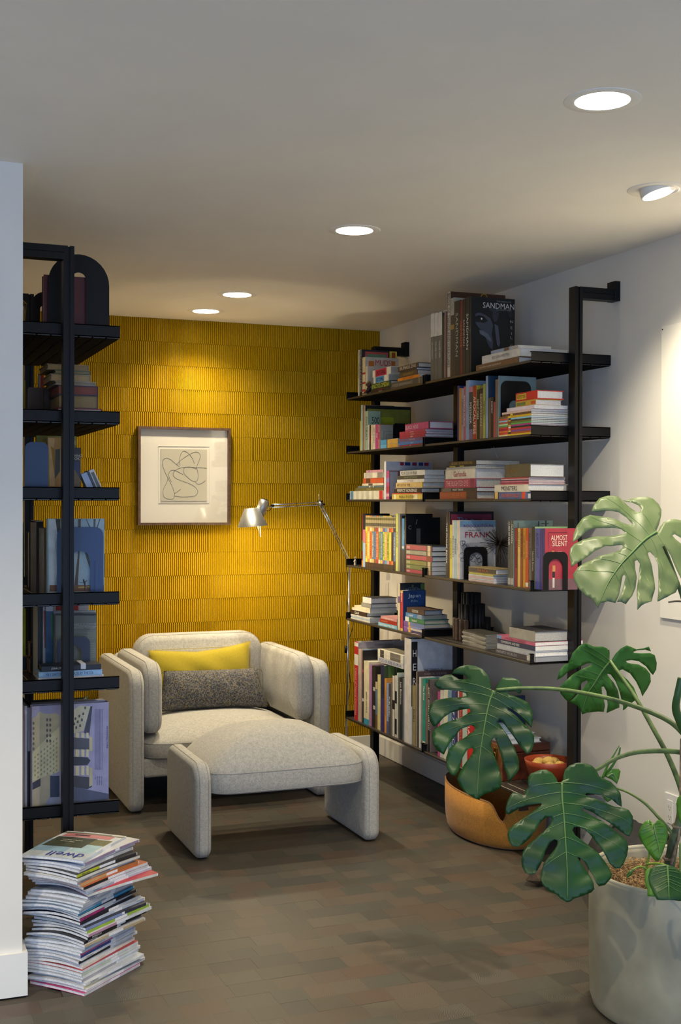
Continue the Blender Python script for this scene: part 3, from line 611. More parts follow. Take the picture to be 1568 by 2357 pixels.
stack(0, PL, 'B', 70, 490, [820, 752, 668, 634], [
 ('7d5a36', 'brown book with a white roundel on the spine', {'xr': 495, 'pe': 800, 't': 'ALEXANDER McQUEEN: SAVAGE BEAUTY', 'tl': .62, 'tp': .35, 'th': .25, 'tc': 'e8dcc8', 'pg': PAGEW}),
 ('d9d6cc', 'thick white book under a thin blue one', {'xl': 130, 'xr': 515, 'pe': 1000, 't': 'IRIS VAN HERPEN', 'tl': .45, 'tp': .5, 'th': .4, 'tc': '8a8880', 'pg': PAGEW}),
 ('8fa2bf', 'thin blue and brown booklet on the white book', {'xl': 220, 'xr': 488, 'pe': 825, 'bands': [(.5, .68, '6a4a34'), (.75, 1, 'b8b2a8')], 'c': 'b6b2aa'}),
])
# --- second shelf, lamp side
uprights(1, LA, 'A', [
 (237, 250, 1612, 'b8ad30', 'short yellow-green spine at the end'), (250, 269, 1432, '9fbfc0', 'slim pale cyan spine'), (269, 288, 1432, '8c6a4e', 'slim tan spine'),
 (288, 299, 1438, 'd0cfc4', 'tall dark-bordered picture book', {'d': 812, 'c': '15140f', 'art': [(.04, .98, .1, .93, '8a8a30'), (.3, .62, .1, .75, 'a8b020')]}),
 (299, 330, 1500, '9fb49c', 'mint green book with blackletter numerals', {'d': 470, 'c': '93ad96', 't': 'PORTRAIT', 'tc': '3c4a3c', 'ct': [('500', .60, .76, .62, .17, '1c241c')]}),
 (330, 345, 1655, 'c8c6bc', 'slim white spine'), (345, 362, 1660, '2a2420', 'short black spine with red print', {'t': 'ZOMBIE', 'tc': 'c03030'}), (362, 386, 1655, 'cfc3a6', 'short cream spine', {'c': '8a3a44'}), (386, 412, 1655, 'ddd5c0', 'short ivory spine', {'t': 'MY STORY', 'tc': '60584c'}),
 (412, 449, 1652, 'b8407c', 'magenta spine', {'c': '9c4150', 'd': 605, 't': 'PINK', 'tc': 'e8c0d8', 'tl': .2}), (449, 458, 1655, 'c8c2b4', 'slim white and red spine', {'bands': [(.4, .7, 'b03030')]}), (458, 469, 1656, '9c2f3a', 'dull red spine with a line-drawn cover', {'d': 612, 'c': 'aaa596', 'art': [(.25, .27, .2, .75, '6a665c'), (.25, .9, .74, .75, '6a665c'), (.45, .47, .2, .6, '6a665c'), (.45, .9, .59, .6, '6a665c')]}),
])
stack(1, LA, 'A', 471, 668, [1886, 1840, 1785], [('5fa8cf', 'blue and yellow comic album, lower of a pair', {'pe': 700, 'bands': [(.40, 1, 'c99a3c'), (.36, .40, '20303c')]}), ('4f9ed0', 'blue and yellow comic album, upper of a pair', {'pe': 700, 'bands': [(.40, 1, 'd2a548'), (.36, .40, '20303c')]})], xs=2.444)
stack(1, LA, 'A', 685, 975, [1868, 1850, 1812, 1775, 1745, 1722, 1692, 1612], [
 ('a0283c', 'thin red paperback at the foot of the pile', {'pe': 1290, 'xr': 940, 't': 'LOVE', 'tl': .2}), ('4a78b8', 'bright blue paperback', {'pe': 1290, 't': 'Local', 'tl': .3, 'tc': 'c8dcec'}), ('74547e', 'purple paperback', {'pe': 1290, 'xr': 980, 't': 'THE BOOK', 'tl': .3, 'tc': 'c8b8cc'}), ('b02c48', 'crimson paperback over the purple one', {'pe': 1290, 't': 'RESIST', 'tl': .15}), ('b8304c', 'crimson paperback in the middle of four', {'pe': 1290, 'xr': 985, 't': 'EL BORRAH', 'tl': .2}), ('bf3858', 'crimson paperback under the bright pink book', {'pe': 1290, 't': 'SAVOIR', 'tl': .15}),
 ('cf4f86', 'bright pink book with large white title', {'xl': 748, 'xr': 1022, 'pe': 1295, 't': 'BLACK HOLE', 'tc': 'f0e0e0', 'tl': .52, 'tp': .30, 'th': .55, 'pg': PAGEW, 'bands': [(.97, 1, '201a1c')]}),
], pages=PAGEW)
# --- second shelf, plant side
uprights(1, PL, 'A', [
 (1337, 1356, 1215, '3a3f78', 'slim navy spine beside the middle post'), (1356, 1381, 1242, 'd08a30', 'orange spine near the middle post'), (1381, 1409, 1245, 'a99fa6', 'pale mauve spine', {'t': 'GRENADINE', 'tc': '5c5560'}), (1409, 1431, 1225, 'bf5f78', 'rose spine with white script', {'t': 'BEATRICE DUBOIS', 'tl': .8}),
 (1431, 1468, 1155, '8fa6bf', 'tall pale blue spine', {'D': .25, 'c': '9fb4cf'}), (1468, 1510, 1225, '3c3a42', 'dark grey spine with a pink head', {'t': 'MESSNER', 'tz': .5, 'tl': .4, 'bands': [(.9, 1, 'c88098'), (.0, .2, '7a6a8c')]}),
])
uprights(1, PL, 'B', [
 (37, 76, 1078, 'b32a28', 'red spine with tall white letters', {'c': 'c4bc30', 't': 'APOCALYPSE', 'tl': .7, 'tz': .45, 'th': .6, 'D': .2}), (76, 105, 1118, '1d1a18', 'black spine with white title beside a red one', {'t': 'NIGHT MARE', 'tl': .4, 'tz': .6}), (105, 139, 1085, '7c6c4c', 'tan spine with pale print', {'t': 'LEVIATHAN', 'tc': 'd0c49c', 'bands': [(.86, .96, '2a2620')]}), (139, 164, 1062, 'a4ac50', 'yellow-green spine', {'t': 'NEVER', 'tc': '5c6428'}),
 (164, 192, 982, '8ea8c6', 'tall sky-blue spine with a dark cover', {'d': 292, 'c': '27405c', 'art': [(.2, .98, .28, .62, '8c3048'), (.5, .98, .26, .4, '2f6038')]}), (192, 218, 1200, '5a4c3c', 'short brown spine'), (218, 243, 1195, '242220', 'short black spine with white title', {'t': 'BASEMENT', 'tl': .3, 'tz': .75}), (243, 261, 1240, 'b04448', 'short brick-red spine'), (261, 291, 1017, '7a6a5c', 'tall taupe spine', {'D': .2}),
 (291, 297, 980, 'a8b8ba', 'large teal-grey book behind a black bookend', {'d': 670, 'c': '728a8e'}),
])
SC = ['d8b430', 'a8542c', '7c4a8a', 'c23a34', '2c2a30', 'a83c80', '5aa050', '6b7034', '3a3a34', '8cc0d4', 'd0a828', '6a4a32', 'd8bcb4', 'e0d0d8']
stack(1, PL, 'B', 297, 622, [1560, 1540, 1520, 1500, 1482, 1463, 1446, 1428, 1410, 1393, 1375, 1352, 1330, 1308, 1270], [(SC[i], ['yellow', 'rust', 'violet', 'red', 'black', 'magenta', 'green', 'olive', 'charcoal', 'pale blue', 'mustard', 'brown', 'pinkish white', 'lilac white'][i]+' striped thin paperback in a rainbow pile' if i < 13 else 'sky blue paperback capping the rainbow pile',
  {'pe': 990, 'bands': [(.0, .28, ['e0d0a0', 'd04a2c', 'd8742c', 'a8203c', 'c83c34', '5aa050', 'b0d8a0', 'b85048', '9cc8d8', 'd0502c', '7a5a3c', '5c4030', 'c8b4ac', '7cb4d8'][i]), (.30, .38, ['e0c040', '303030', 'e0c040', 'd86030', 'e8e0d0', 'e0b040', '8c4a2c', '7a4030', 'd0a030', '303030', 'e0c040', 'e0c040', '504840', 'c8c4a0'][i])] if i < 12 else [], 'xl': 301 if i < 11 else (330 if i < 13 else 378), 'xr': 622 if i < 13 else 655}) for i in range(14)], pages=PAGEW)
# two thick books that lie on top of that pile
_zt = at(*cp('B', 655, 1270), 'X', 2.45).z - at(*cp('B', 622, 1560), 'X', 2.45).z + DECK[1]
for (xl, xr, ya_, yb_, col, desc, pe, bands) in ((470, 665, 1265, 1203, 'c8a23c', 'thick paperback with a jungle picture and red end on the spine', 935, [(.05, .5, '6a7a3c'), (.78, 1, 'c8502c')]), (468, 682, 1195, 1108, 'cf3026', 'thick red hardback with yellow block letters on the spine', 950, [(.05, .5, 'd8c03a')])):
    yn = at(cp('B', xr)[0], 900, 'X', 2.456).y; yf = at(cp('B', xl)[0], 900, 'X', 2.456).y; h = at(*cp('B', xr, yb_), 'X', 2.456).z-at(*cp('B', xr, ya_), 'X', 2.456).z
    D = at(cp('B', pe)[0], 900, 'Y', yn).x-2.456; t, ctr = book(2.456, 2.456+D, yn, yf, _zt+.0005, _zt+h, 'Z', '-X', col, desc+', atop the rainbow pile', 'stacked books on the wall shelving', pages=PAGEW)
    for (f0, f1, bc) in bands: obox('spine_band', (2.4556, 2.457, yf-(yf-yn)*f1, yf-(yf-yn)*f0, _zt+.006, _zt+h-.006), MC(bc), t, off=ctr)
    if 'hardback' in desc: text('ADVENTURE', 2.4555, yf-(yf-yn)*.28, _zt+h/2, '-X', (yf-yn)*.40, h*.45, 'a02018', t, off=ctr)
    _zt += h
# --- third shelf, lamp side
stack(2, LA, 'C', 125, 505, [570, 470, 433, 411, 384, 324, 260, 232], [
 ('d8d3bc', 'cream boxed set with blue and red ends', {'pe': 560, 'bands': [(.02, .11, '5f86a8'), (.88, .98, 'c03434'), (.2, .28, 'bdb9a4'), (.36, .42, 'bdb9a4'), (.5, .58, 'bdb9a4'), (.66, .72, 'bdb9a4')]}), ('6a6238', 'olive book', {'xl': 185, 't': 'EXODUS', 'tc': 'b4a860'}), ('5c7078', 'blue-grey book with gold marks', {'xl': 215, 'bands': [(.45, .5, 'c8c0a0'), (.6, .64, 'c8c0a0')]}), ('d8ccb0', 'thin ivory book', {'xl': 265, 'bands': [(.3, .5, '60584c')]}), ('c85a34', 'orange-red book with a dark label', {'xl': 274, 'bands': [(.15, .36, '5c3c24')]}), ('dcd4c0', 'pale book with black sketches', {'xl': 283, 'bands': [(.06, .45, 'bdb4a8'), (.7, .98, '8a847a')]}), ('c8909c', 'thin pink book on top', {'xl': 308, 'bands': [(.15, .2, '5c6a9c')]}),
])
uprights(2, LA, 'C', [
 (510, 534, 158, 'd8d8d8', 'white art book with blue and red diagonal stripes', {'d': 1055, 'c': 'b8c0d4', 'art': [(.30, .38, .90, .985, 'a0283c'), (.40, .52, .90, .985, '2c3c78'), (.56, .66, .90, .985, '8c2c44'), (.70, .80, .90, .985, '2c3c78'), (.82, .92, .90, .985, 'a0283c')]}),
 (536, 571, 262, 'b0507c', 'pink and blue marbled book', {'d': 940, 'c': '7a5660', 'bands': [(.25, .45, 'a83c4c'), (.6, .75, '8c7ab0'), (.1, .2, 'd8a0a8')], 'art': [(.02, .25, .1, .97, 'a8b4c4'), (.3, .55, .4, .97, '8c4450'), (.6, .66, .3, .97, 'c8c4c0')]}),
], xs=2.447)
stack(2, LA, 'C', 600, 945, [565, 505, 492, 436, 428, 370, 333, 290, 232], [
 ('d6bf5c', 'yellow book with black title', {'pe': 960, 't': 'WORLD OF A STORY', 'tc': '3a2c18', 'tl': .5, 'th': .55, 'bands': [(.07, .13, 'ece2b4'), (.70, .84, 'ece2b4')]}), ('c8502c', 'thin orange sheet-like book', {'xr': 930, 'pe': 1140}), ('3c2c24', 'dark brown book with white title', {'xl': 622, 'xr': 928, 'pe': 1138, 't': 'PERFECT NONSENSE', 'tc': 'ece8d8', 'tl': .9, 'th': .6}), ('a8a49c', 'thin grey book', {'xl': 630, 'pe': 1190}),
 ('d8b878', 'buff book with brown title', {'xl': 645, 'pe': 1200, 't': 'ART OUT OF TIME', 'tc': '6a4428', 'tl': .5, 'tp': .3, 'bands': [(.95, 1, 'd8c04c')]}), ('dcd8cc', 'white book under an olive one', {'xl': 658, 'xr': 962, 'pe': 1200, 't': 'RAYMOND', 'tc': 'b08a98', 'tl': .6}), ('4a4636', 'dark olive book', {'xl': 665, 'xr': 962, 'pe': 1200, 't': 'THE ART OF MAKING', 'tc': '9aa07c', 'tl': .6}), ('dcdad0', 'white book with black and red title on top', {'xl': 693, 'xr': 972, 'pe': 1200, 't': 'FOUR COLOR FEAR', 'tc': '2a1c1c', 'tl': .64, 'tp': .37, 'th': .6}),
], pages=PAGEW)
# --- third shelf, plant side
def s3(xc): return (780+xc/4.9-1080)*4.3556
stack(2, PL, 'D', s3(1140), 72, [538, 460, 422, 328, 228, 206, 192, 146], [
 ('9c5234', 'thick rust-brown book with a copper title', {'pe': 330, 't': 'ORDER AX', 'tc': 'c87848', 'tl': .4, 'th': .6, 'bands': [(.74, 1, '4a3830')]}), ('423830', 'dark brown book with white title', {'xl': s3(1150), 'xr': 78, 'pe': 335, 't': 'NIGHT TERROR', 'tl': .32, 'bands': [(.05, .3, '6a6258')]}), ('b04c60', 'dull pink book with tall white letters', {'xl': s3(1192), 'xr': 65, 'pe': 330, 't': 'THE BLIGHTED EYE', 'tc': 'e0b8b8', 'tl': .7, 'th': .6, 'tp': .42, 'bands': [(.84, .96, '8c3c54')]}),
 ('dcd5c4', 'thick cream book with red handwriting', {'xl': s3(1204), 'xr': 62, 'pe': 370, 't': 'Garlandia', 'tc': 'a83844', 'tl': .42, 'th': .55}), ('a8a8a4', 'thin grey book', {'xl': s3(1215), 'xr': 68, 'pe': 370}), ('2c2c26', 'thin black book with yellow marks', {'xl': s3(1222), 'xr': 68, 'pe': 360, 'bands': [(.1, .3, 'b0a434'), (.45, .6, 'b0a434')]}), ('3a342a', 'black and gold book topping a pile', {'xl': s3(1240), 'xr': 70, 'pe': 505, 't': 'BOOK OF INTERIORS', 'tc': 'b0904c', 'tl': .8, 'th': .6, 'c': '241a22'}),
])
stack(2, PL, 'D', 252, 592, [535, 462, 386, 374, 362, 350, 338, 326, 314, 180], [
 ('5c6a96', 'blue book with orange block letters', {'xr': 585, 'pe': 990, 't': 'UNDERWORLD', 'tc': 'd8642c', 'tl': .55, 'th': .5, 'bands': [(.0, .14, '241e24'), (.02, .12, 'd8b868'), (.84, .94, 'd8502c')]}), ('d8d0bc', 'cream grid-patterned book with black title', {'xl': 256, 'pe': 990, 't': 'MONSTERS', 'tc': '241e1c', 'tl': .46, 'tp': .45, 'th': .6}),
 ('b8505c', 'thin red comic, lowest of six', {'xl': 318, 'xr': 597, 'pe': 970}), ('8c4458', 'thin plum comic in a small pile', {'xl': 310, 'xr': 597, 'pe': 965}), ('c87880', 'thin pink comic in a small pile', {'xl': 322, 'xr': 597, 'pe': 968}), ('5c3c50', 'thin dark purple comic in a small pile', {'xl': 312, 'xr': 597, 'pe': 960}), ('c8a8a8', 'thin pale comic in a small pile', {'xl': 320, 'xr': 597, 'pe': 966}), ('a83c48', 'thin crimson comic under the thick olive book', {'xl': 330, 'xr': 597, 'pe': 966}),
 ('5c5440', 'very thick olive-brown book with gilt marks', {'xl': 360, 'xr': 612, 'pe': 962, 't': 'TALES', 'tc': '8c6c2c', 'tl': .3, 'th': .3, 'tp': .3, 'pg': PAGEW}),
], pages=PAGEW)
# --- fourth shelf, lamp side
CB = [('e8a838', 'd8c850'), ('e0b060', 'b87c3c'), ('e0702c', 'e8c8a0'), ('5c7890', 'c8b060'), ('6c7ca0', '8c5c3c'), ('d85c2c', 'a83c34'), ('7a8c50', 'c8c8c0'), ('4878a0', 'e0b848'), ('b8c850', '7a5c9c'), ('e0a058', '5c9cb0'), ('a8b838', 'c8a0a8'), ('dccc48', 'b8502c'), ('2c2a2c', 'd87c34'), ('6878a8', '38343c')]
CN = ['GIANTS BEWARE', 'THE RIVER', 'LOVE IS A COMIC', 'TERROR TRAIN', 'NIGHT BOAT', 'THE LOST ONE', 'JOCELYN', 'SWALLOW ME WHOLE', 'ONE SOUL', 'FABULOUS', 'THE BIG SKY', 'LYING', 'GOSSAMER', 'FRANKIE']
CD = ['amber', 'sand-coloured', 'orange', 'slate', 'periwinkle', 'vermilion', 'moss green', 'steel blue', 'lime', 'apricot', 'grass green', 'lemon', 'black-banded', 'lavender blue']
ROW = [(258, 272, 748, '6c2430', 'slim wine-red and green spine at the end', {'bands': [(.0, .12, 'c8802c'), (.3, .5, '4c6c3c')]}), (272, 299, 745, '20202c', 'black spine with a pale blue edge', {'bands': [(.0, .45, '8ca4c4'), (.45, .7, 'a86478')]})]
for i in range(14):
    a_ = 300+i*24.3; ROW.append((a_, a_+23.8, 768+i*.4, CB[i][0], '%s comic paperback in the colourful set of fourteen' % CD[i], {'hard': False, 'bands': [(.0, .10, '3a2c24'), (.10, .17, CB[i][1]), (.78, .985, 'a89c78'), (.80, .86, '5c5848'), (.92, .96, '70683c'), (.70, .775, CB[i][1])], 't': CN[i], 'tl': .45, 'tz': .44, 'tc': 'ece4c8' if i % 2 else '3c2418', 'th': .5}))
ROW += [(641, 668, 746, 'ccd070', 'lime-yellow spine after the colourful set', {'t': 'PLEASE', 'tc': '8c8c3c'}), (668, 690, 750, '8c8c88', 'grey spine speckled with white'), (690, 712, 770, '201e20', 'black spine beside a blue one'), (712, 737, 800, '3c8cc4', 'cyan and black spine', {'bands': [(.0, .42, '28262a'), (.44, .48, 'c8c8c8')]}),
 (737, 745, 800, '1a181c', 'black spine with handwritten title', {'t': 'FOR COMICS', 'tl': .35, 'tz': .7}), (745, 752, 748, '121014', 'tall black book', {'d': 1056, 'c': '131116'}), (752, 759, 790, '0e0d10', 'black book with grey statue and yellow ball on cover', {'d': 1142, 'c': '0d0c10', 'art': [(.30, .42, .52, .80, '5c5a58'), (.34, .44, .42, .52, '4c4a48'), (.42, .62, .40, .48, '8c9c2c')], 'ct': [('C', .10, .82, .08, .07, '9a9a9a'), ('/', .3, .92, .05, .09, 'b0b0b0')]})]
uprights(3, LA, 'C', ROW)
R6 = [('9c2c48', 'maroon book with a black label, lowest of six alike'), ('6a7440', 'moss green book with a black label'), ('7c7c38', 'olive book with a black label'), ('b03044', 'scarlet book with a red-black label'), ('8c8a78', 'grey book with a black label'), ('9c1c38', 'crimson book with a black label, topmost of six alike')]
stack(3, LA, 'C', 760, 1050, [1408, 1364, 1310, 1256, 1192, 1142, 1074], [(c_, d_, {'pe': 1210, 'bands': [(.80, .985, '2c1c14' if i != 3 else '7c1c10'), (.84, .95, 'c8b48c' if i != 3 else '7c1c10')], 't': 'BONE', 'tl': .12, 'tp': .1, 'th': .45, 'tc': 'e4d8d0', 'c': '1c1a1c'}) for i, (c_, d_) in enumerate(R6)], pages=PAGEW)
# --- fourth shelf, plant side
uprights(3, PL, 'C', [
 (1207, 1232, 722, '181416', 'tall black spine with white stacked letters', {'t': 'THE FRANK BOOK', 'tl': .62, 'tz': .52, 'th': .6}), (1234, 1251, 722, '3a1c1c', 'black book with a maroon scalloped cover', {'d': 245, 'dc': 'D', 'c': '16141a', 'art': [(.02, .95, .2, .96, '7c2440')], 'ct': [('The', .28, .88, .3, .06, '5c9cc4'), ('Book', .65, .85, .4, .07, '5c9cc4')]}),
 (1251, 1277, 872, 'e0cc38', 'yellow spine beside white ones', {'t': 'MEGAHEX', 'tc': '5c5420', 'tl': .5}), (1277, 1303, 820, 'c8ccc8', 'white spine with grey print', {'t': 'PROGRAM', 'tc': '506070'}), (1303, 1330, 822, 'a4c4cc', 'pale aqua spine', {'t': 'REPRISE', 'tc': '405060'}),
 (1330, 1346, 822, 'd8d0c0', 'cream spine with red print', {'t': 'JOHNS', 'tc': 'b03c3c'}), (1346, 1366, 822, 'e0c8b8', 'white comic album with a red title', {'d': 265, 'dc': 'D', 'c': 'cfcfd0', 'art': [(.0, 1, .89, .99, '7aa4c4'), (.05, .95, .02, .62, 'b0b0b2')], 'ct': [('ROOGUUTOUN', .5, .905, .8, .05, '8c2c4c'), ('THE PORTABLE', .4, .83, .4, .02, '404040'), ('FRANK', .5, .755, .72, .095, 'a8182c')]}),
])
stack(3, PL, 'D', -5, 245, [1384, 1364, 1346, 1330, 1312, 1294, 1238], [
 ('c8b0b0', 'thin pinkish magazine, lowest of its pile', {'pe': 392}), ('b8bcc0', 'thin pale grey magazine'), ('d0a8ac', 'thin rose magazine', {'pe': 392}), ('c8ccc4', 'thin white magazine', {'pe': 392}), ('3c3c2c', 'thin black booklet with a yellow edge', {'bands': [(0, 1, 'b8b03c')], 'pe': 385, 'xl': 0}), ('3c3228', 'dark book with an orange title under the wire sculpture', {'xr': 265, 'pe': 392, 't': 'THE INCAL', 'tc': 'c86838', 'tl': .4, 'tp': .55, 'c': 'a08a5c'})], pages=PAGEW, xs=2.447)
uprights(3, PL, 'D', [
 (388, 418, 776, '4c4a44', 'dark grey spine with white specks, first of two alike', {'t': 'CUBES OF SAND', 'tl': .35, 'tz': .8, 'bands': [(.02, .12, 'a8a49c')]}), (419, 446, 776, '504e46', 'dark grey spine with white specks and a tree-print cover', {'d': 838, 'c': '8ca498', 't': 'GARDEN', 'tl': .35, 'tz': .8, 'bands': [(.02, .12, 'a8a49c')], 'art': [(.10, .12, .86, .97, '3c4440'), (.62, .65, .86, .99, '3c4440'), (.80, .84, .84, 1, '3c4440'), (.7, .9, .95, .96, '3c4440')]}),
 (455, 485, 852, '8c1c28', 'dark red spine', {'t': 'DUNGEON', 'tc': '4c0c14'}), (486, 513, 852, 'e0c060', 'pale yellow spine', {'t': 'LOST CAT', 'tc': '4c3c1c', 'tz': .8, 'tl': .25}), (514, 539, 852, '94482c', 'chestnut spine', {'t': 'IF YOU STEAL', 'tc': '3c1810', 'tz': .7, 'tl': .4}), (540, 566, 852, 'c8941c', 'mustard spine', {'t': 'GOOD NIGHT, MEN', 'tc': '4c3408', 'tz': .68, 'tl': .4}), (567, 593, 852, 'd04c20', 'orange-red spine', {'t': 'JOSEPHINE', 'tc': 'ecc8a0', 'tz': .65, 'tl': .35, 'bands': [(.02, .09, 'e4d8c8')]}), (594, 627, 852, '6c5c54', 'grey-brown spine', {'t': 'Alice in Doubt', 'tc': '2c2420', 'tz': .7, 'tl': .45}), (628, 655, 842, '2a221c', 'black spine with white title low down', {'t': 'Upside Down', 'tz': .45, 'tl': .33}), (656, 661, 838, '7c9c6c', 'thin green book behind the pink one', {'d': 985}),
 (662, 710, 856, '5c5c9c', 'periwinkle blue spine', {'t': 'ALMOST SILENT', 'tc': '2c2c54', 'tz': .72, 'tl': .42}), (711, 736, 856, '3c4484', 'royal blue spine'), (737, 762, 856, '30407c', 'pink-covered book with white title', {'d': 1090, 'c': '9c2c3c', 'art': [(.0, 1, .0, .18, '6c4c54'), (.235, .255, .04, .20, 'e0dcd4'), (.265, .285, .04, .20, 'e0dcd4'), (.225, .30, .20, .30, '241c20'), (.225, .31, .30, .40, 'b8844c'), (.20, .27, .54, .60, 'd8d0c8'), (.21, .27, .60, .64, 'b8844c'), (.10, .11, .68, .94, '701c2c'), (.10, .66, .93, .94, '701c2c')], 'ct': [('ALMOST', .42, .85, .50, .085, 'e4ccb8'), ('SILENT', .44, .755, .46, .085, 'e4ccb8'), ('JASON', .44, .62, .14, .02, 'e4ccb8')]}),
])
# --- fifth shelf, lamp side
stack(4, LA, 'E', 135, 352, [534, 518, 500, 478, 428, 400, 368, 318, 250], [
 ('d0ccc0', 'thin ivory booklet at the very bottom', {'pe': 480}), ('9cb0c4', 'thin pale blue booklet', {'pe': 520, 'xl': 140}), ('c4c4c0', 'thin white booklet', {'pe': 560}), ('382a24', 'black book with a small pale title', {'xr': 315, 'pe': 640, 't': 'CLAUS', 'tl': .28, 'tp': .4}), ('dcd4bc', 'cream book in the middle of a pile', {'xl': 150, 'pe': 655}), ('d8cfb0', 'ivory book in a pile', {'xl': 175, 'pe': 655}), ('8c8c86', 'grey-and-white book', {'xl': 255, 'xr': 362, 'pe': 655}), ('c8c8c4', 'white book with a black top edge', {'xl': 270, 'xr': 368, 'pe': 655, 'bands': [(0, 1, 'd0d0cc')], 'c': '38383c'}),
], pages=PAGEW)
stack(4, LA, 'E', 445, 655, [585, 543, 500, 466], [('7cb4cc', 'light blue paperback with white script', {'pe': 700, 't': 'South Mexican Miles Smile', 'tl': .8, 'th': .6}), ('9c241c', 'dark red paperback with tiny gold print', {'xl': 462, 'pe': 700, 't': 'VOYAGER BOOK', 'tc': 'd8a868', 'tl': .4, 'th': .3, 'tp': .3}), ('c88c8c', 'dusty pink paperback with pale letters', {'xl': 474, 'pe': 700, 't': 'STORIES AND BREAD', 'tc': 'ece0d8', 'tl': .9})], xs=2.444)
uprights(4, LA, 'E', [
 (662, 692, 110, 'd4cbb4', 'tall cream spine with a navy traveller cover', {'d': 966, 'c': '12202c', 'bands': [(.58, .72, '6c5c84')], 'ct': [('TRAVELER', .52, .855, .6, .05, '9cb4c4'), ('O', .5, .94, .07, .05, 'c8bc3c'), ('NATIONAL GEOGRAPHIC', .52, .90, .4, .014, '9cb4c4')], 'art': [(.84, .99, .86, .985, '5c7c3c')]}),
 (693, 724, 192, 'bc2c34', 'red spine with white title and a dark blue cover', {'d': 978, 'c': '1c3c74', 't': 'Japan', 'tl': .25, 'tz': .85, 'th': .6, 'bands': [(.0, .06, 'd8b054'), (.94, 1, 'd8b054')], 'ct': [('Japan', .50, .86, .56, .12, 'c4dcec'), ('BY RAIL', .5, .74, .3, .05, 'a8c0d8')], 'art': [(.62, .95, .62, .98, '24508c')]}),
], xs=2.447)
stack(4, LA, 'E', 732, 962, [635, 604, 580, 552, 512, 458, 408, 346], [
 ('6c5488', 'purple guidebook with yellow ends, lowest of its pile', {'pe': 1255, 'bands': [(.0, .18, '8454a0'), (.24, .34, 'e0b040'), (.4, .95, '38345c')]}), ('c8c0b8', 'white guidebook with orange tab', {'pe': 1250, 'bands': [(.0, .2, '8c5ca8'), (.26, .36, 'e0a838')]}), ('8c84b0', 'lilac guidebook', {'pe': 1255, 'bands': [(.0, .2, '7c4c98'), (.26, .34, 'd8a040'), (.5, .9, '7c8cc0')]}), ('6c7cac', 'slate blue guidebook', {'pe': 1255, 'bands': [(.0, .18, '8454a0'), (.24, .32, 'e0b848')]}),
 ('3c7c54', 'green and white guidebook', {'xl': 750, 'pe': 1248, 'bands': [(.0, .2, 'e0e4e0')], 't': 'Iceland', 'tl': .25}), ('4c84b8', 'blue guidebook with white title', {'xl': 755, 'xr': 945, 'pe': 1225, 't': 'Iceland', 'tp': .3, 'tl': .3, 'th': .5, 'bands': [(.7, .95, '8c9cb0')]}), ('4c382c', 'brown paperback with white print on top', {'xl': 768, 'pe': 1165, 't': 'COLLECTED STORIES', 'tp': .5, 'tl': .35, 'th': .5, 'pg': mat((.26, .30, .34), .9)}),
], pages=mat((.50, .45, .36), .9, kind='pages', scale=300, amt=.15))
# --- fifth shelf, plant side
GR = mat((.42, .41, .37), .9)
stack(4, PL, 'G', 184, 408, [622, 608, 594, 580, 566, 552, 538, 524, 510, 496, 480], [(['8c887c', '98948a', 'a09c90', '88847a', '9c988c', 'a4a094', '8c887e', 'a09c92', '94908a', '44423c'][i], ['thin grey journal, lowest of ten', 'thin grey journal, second from the foot of ten', 'thin grey journal, third from the foot of ten', 'thin grey journal, fourth from the foot of ten', 'thin grey journal, fifth from the foot of ten', 'thin grey journal, fifth from the top of ten', 'thin grey journal, fourth from the top of ten', 'thin grey journal, third from the top of ten', 'thin grey journal just below the dark one', 'dark-covered journal topping ten grey ones'][i],
  {'name': 'magazine', 'pe': 515+(i*37) % 9, 'xl': 184+(i*53) % 11-4, 'pg': GR, 'rz': .03*((i*7) % 3-1)}) for i in range(10)], xs=2.470)
stack(4, PL, 'G', 498, 876, [690, 640, 584, 536, 500, 396], [
 ('4c4a52', 'dark grey book with a wide silver title', {'pe': 1365, 't': 'INFINITE WORLDS', 'tl': .56, 'tp': .30, 'th': .55, 'tc': 'b8b8bc', 'bands': [(.80, .99, 'c8c4b8')], 'pg': mat((.3, .32, .36), .9)}), ('b8bcc4', 'silver-grey book', {'xl': 514, 'pe': 1370}), ('343c5c', 'navy book with pale title', {'xl': 518, 'pe': 1350, 't': 'TOMORROWS AND KIDS', 'tl': .5, 'tp': .35}), ('c86884', 'pink and blue book', {'xl': 512, 'pe': 1330, 'bands': [(.0, .13, '7c9cc8')], 't': 'EVERYTHING IS FLAMMABLE', 'tc': '8c3454', 'tl': .6}),
 ('b4b0a8', 'thick grey paperback with its page edges to the room', {'xl': 630, 'xr': 872, 'pe': 1190, 'bands': [(0, 1, 'a8a498')], 'c': '38363a', 'pg': mat((.42, .42, .41), .9, kind='pages', scale=300, amt=.15)}),
], pages=PAGEW)
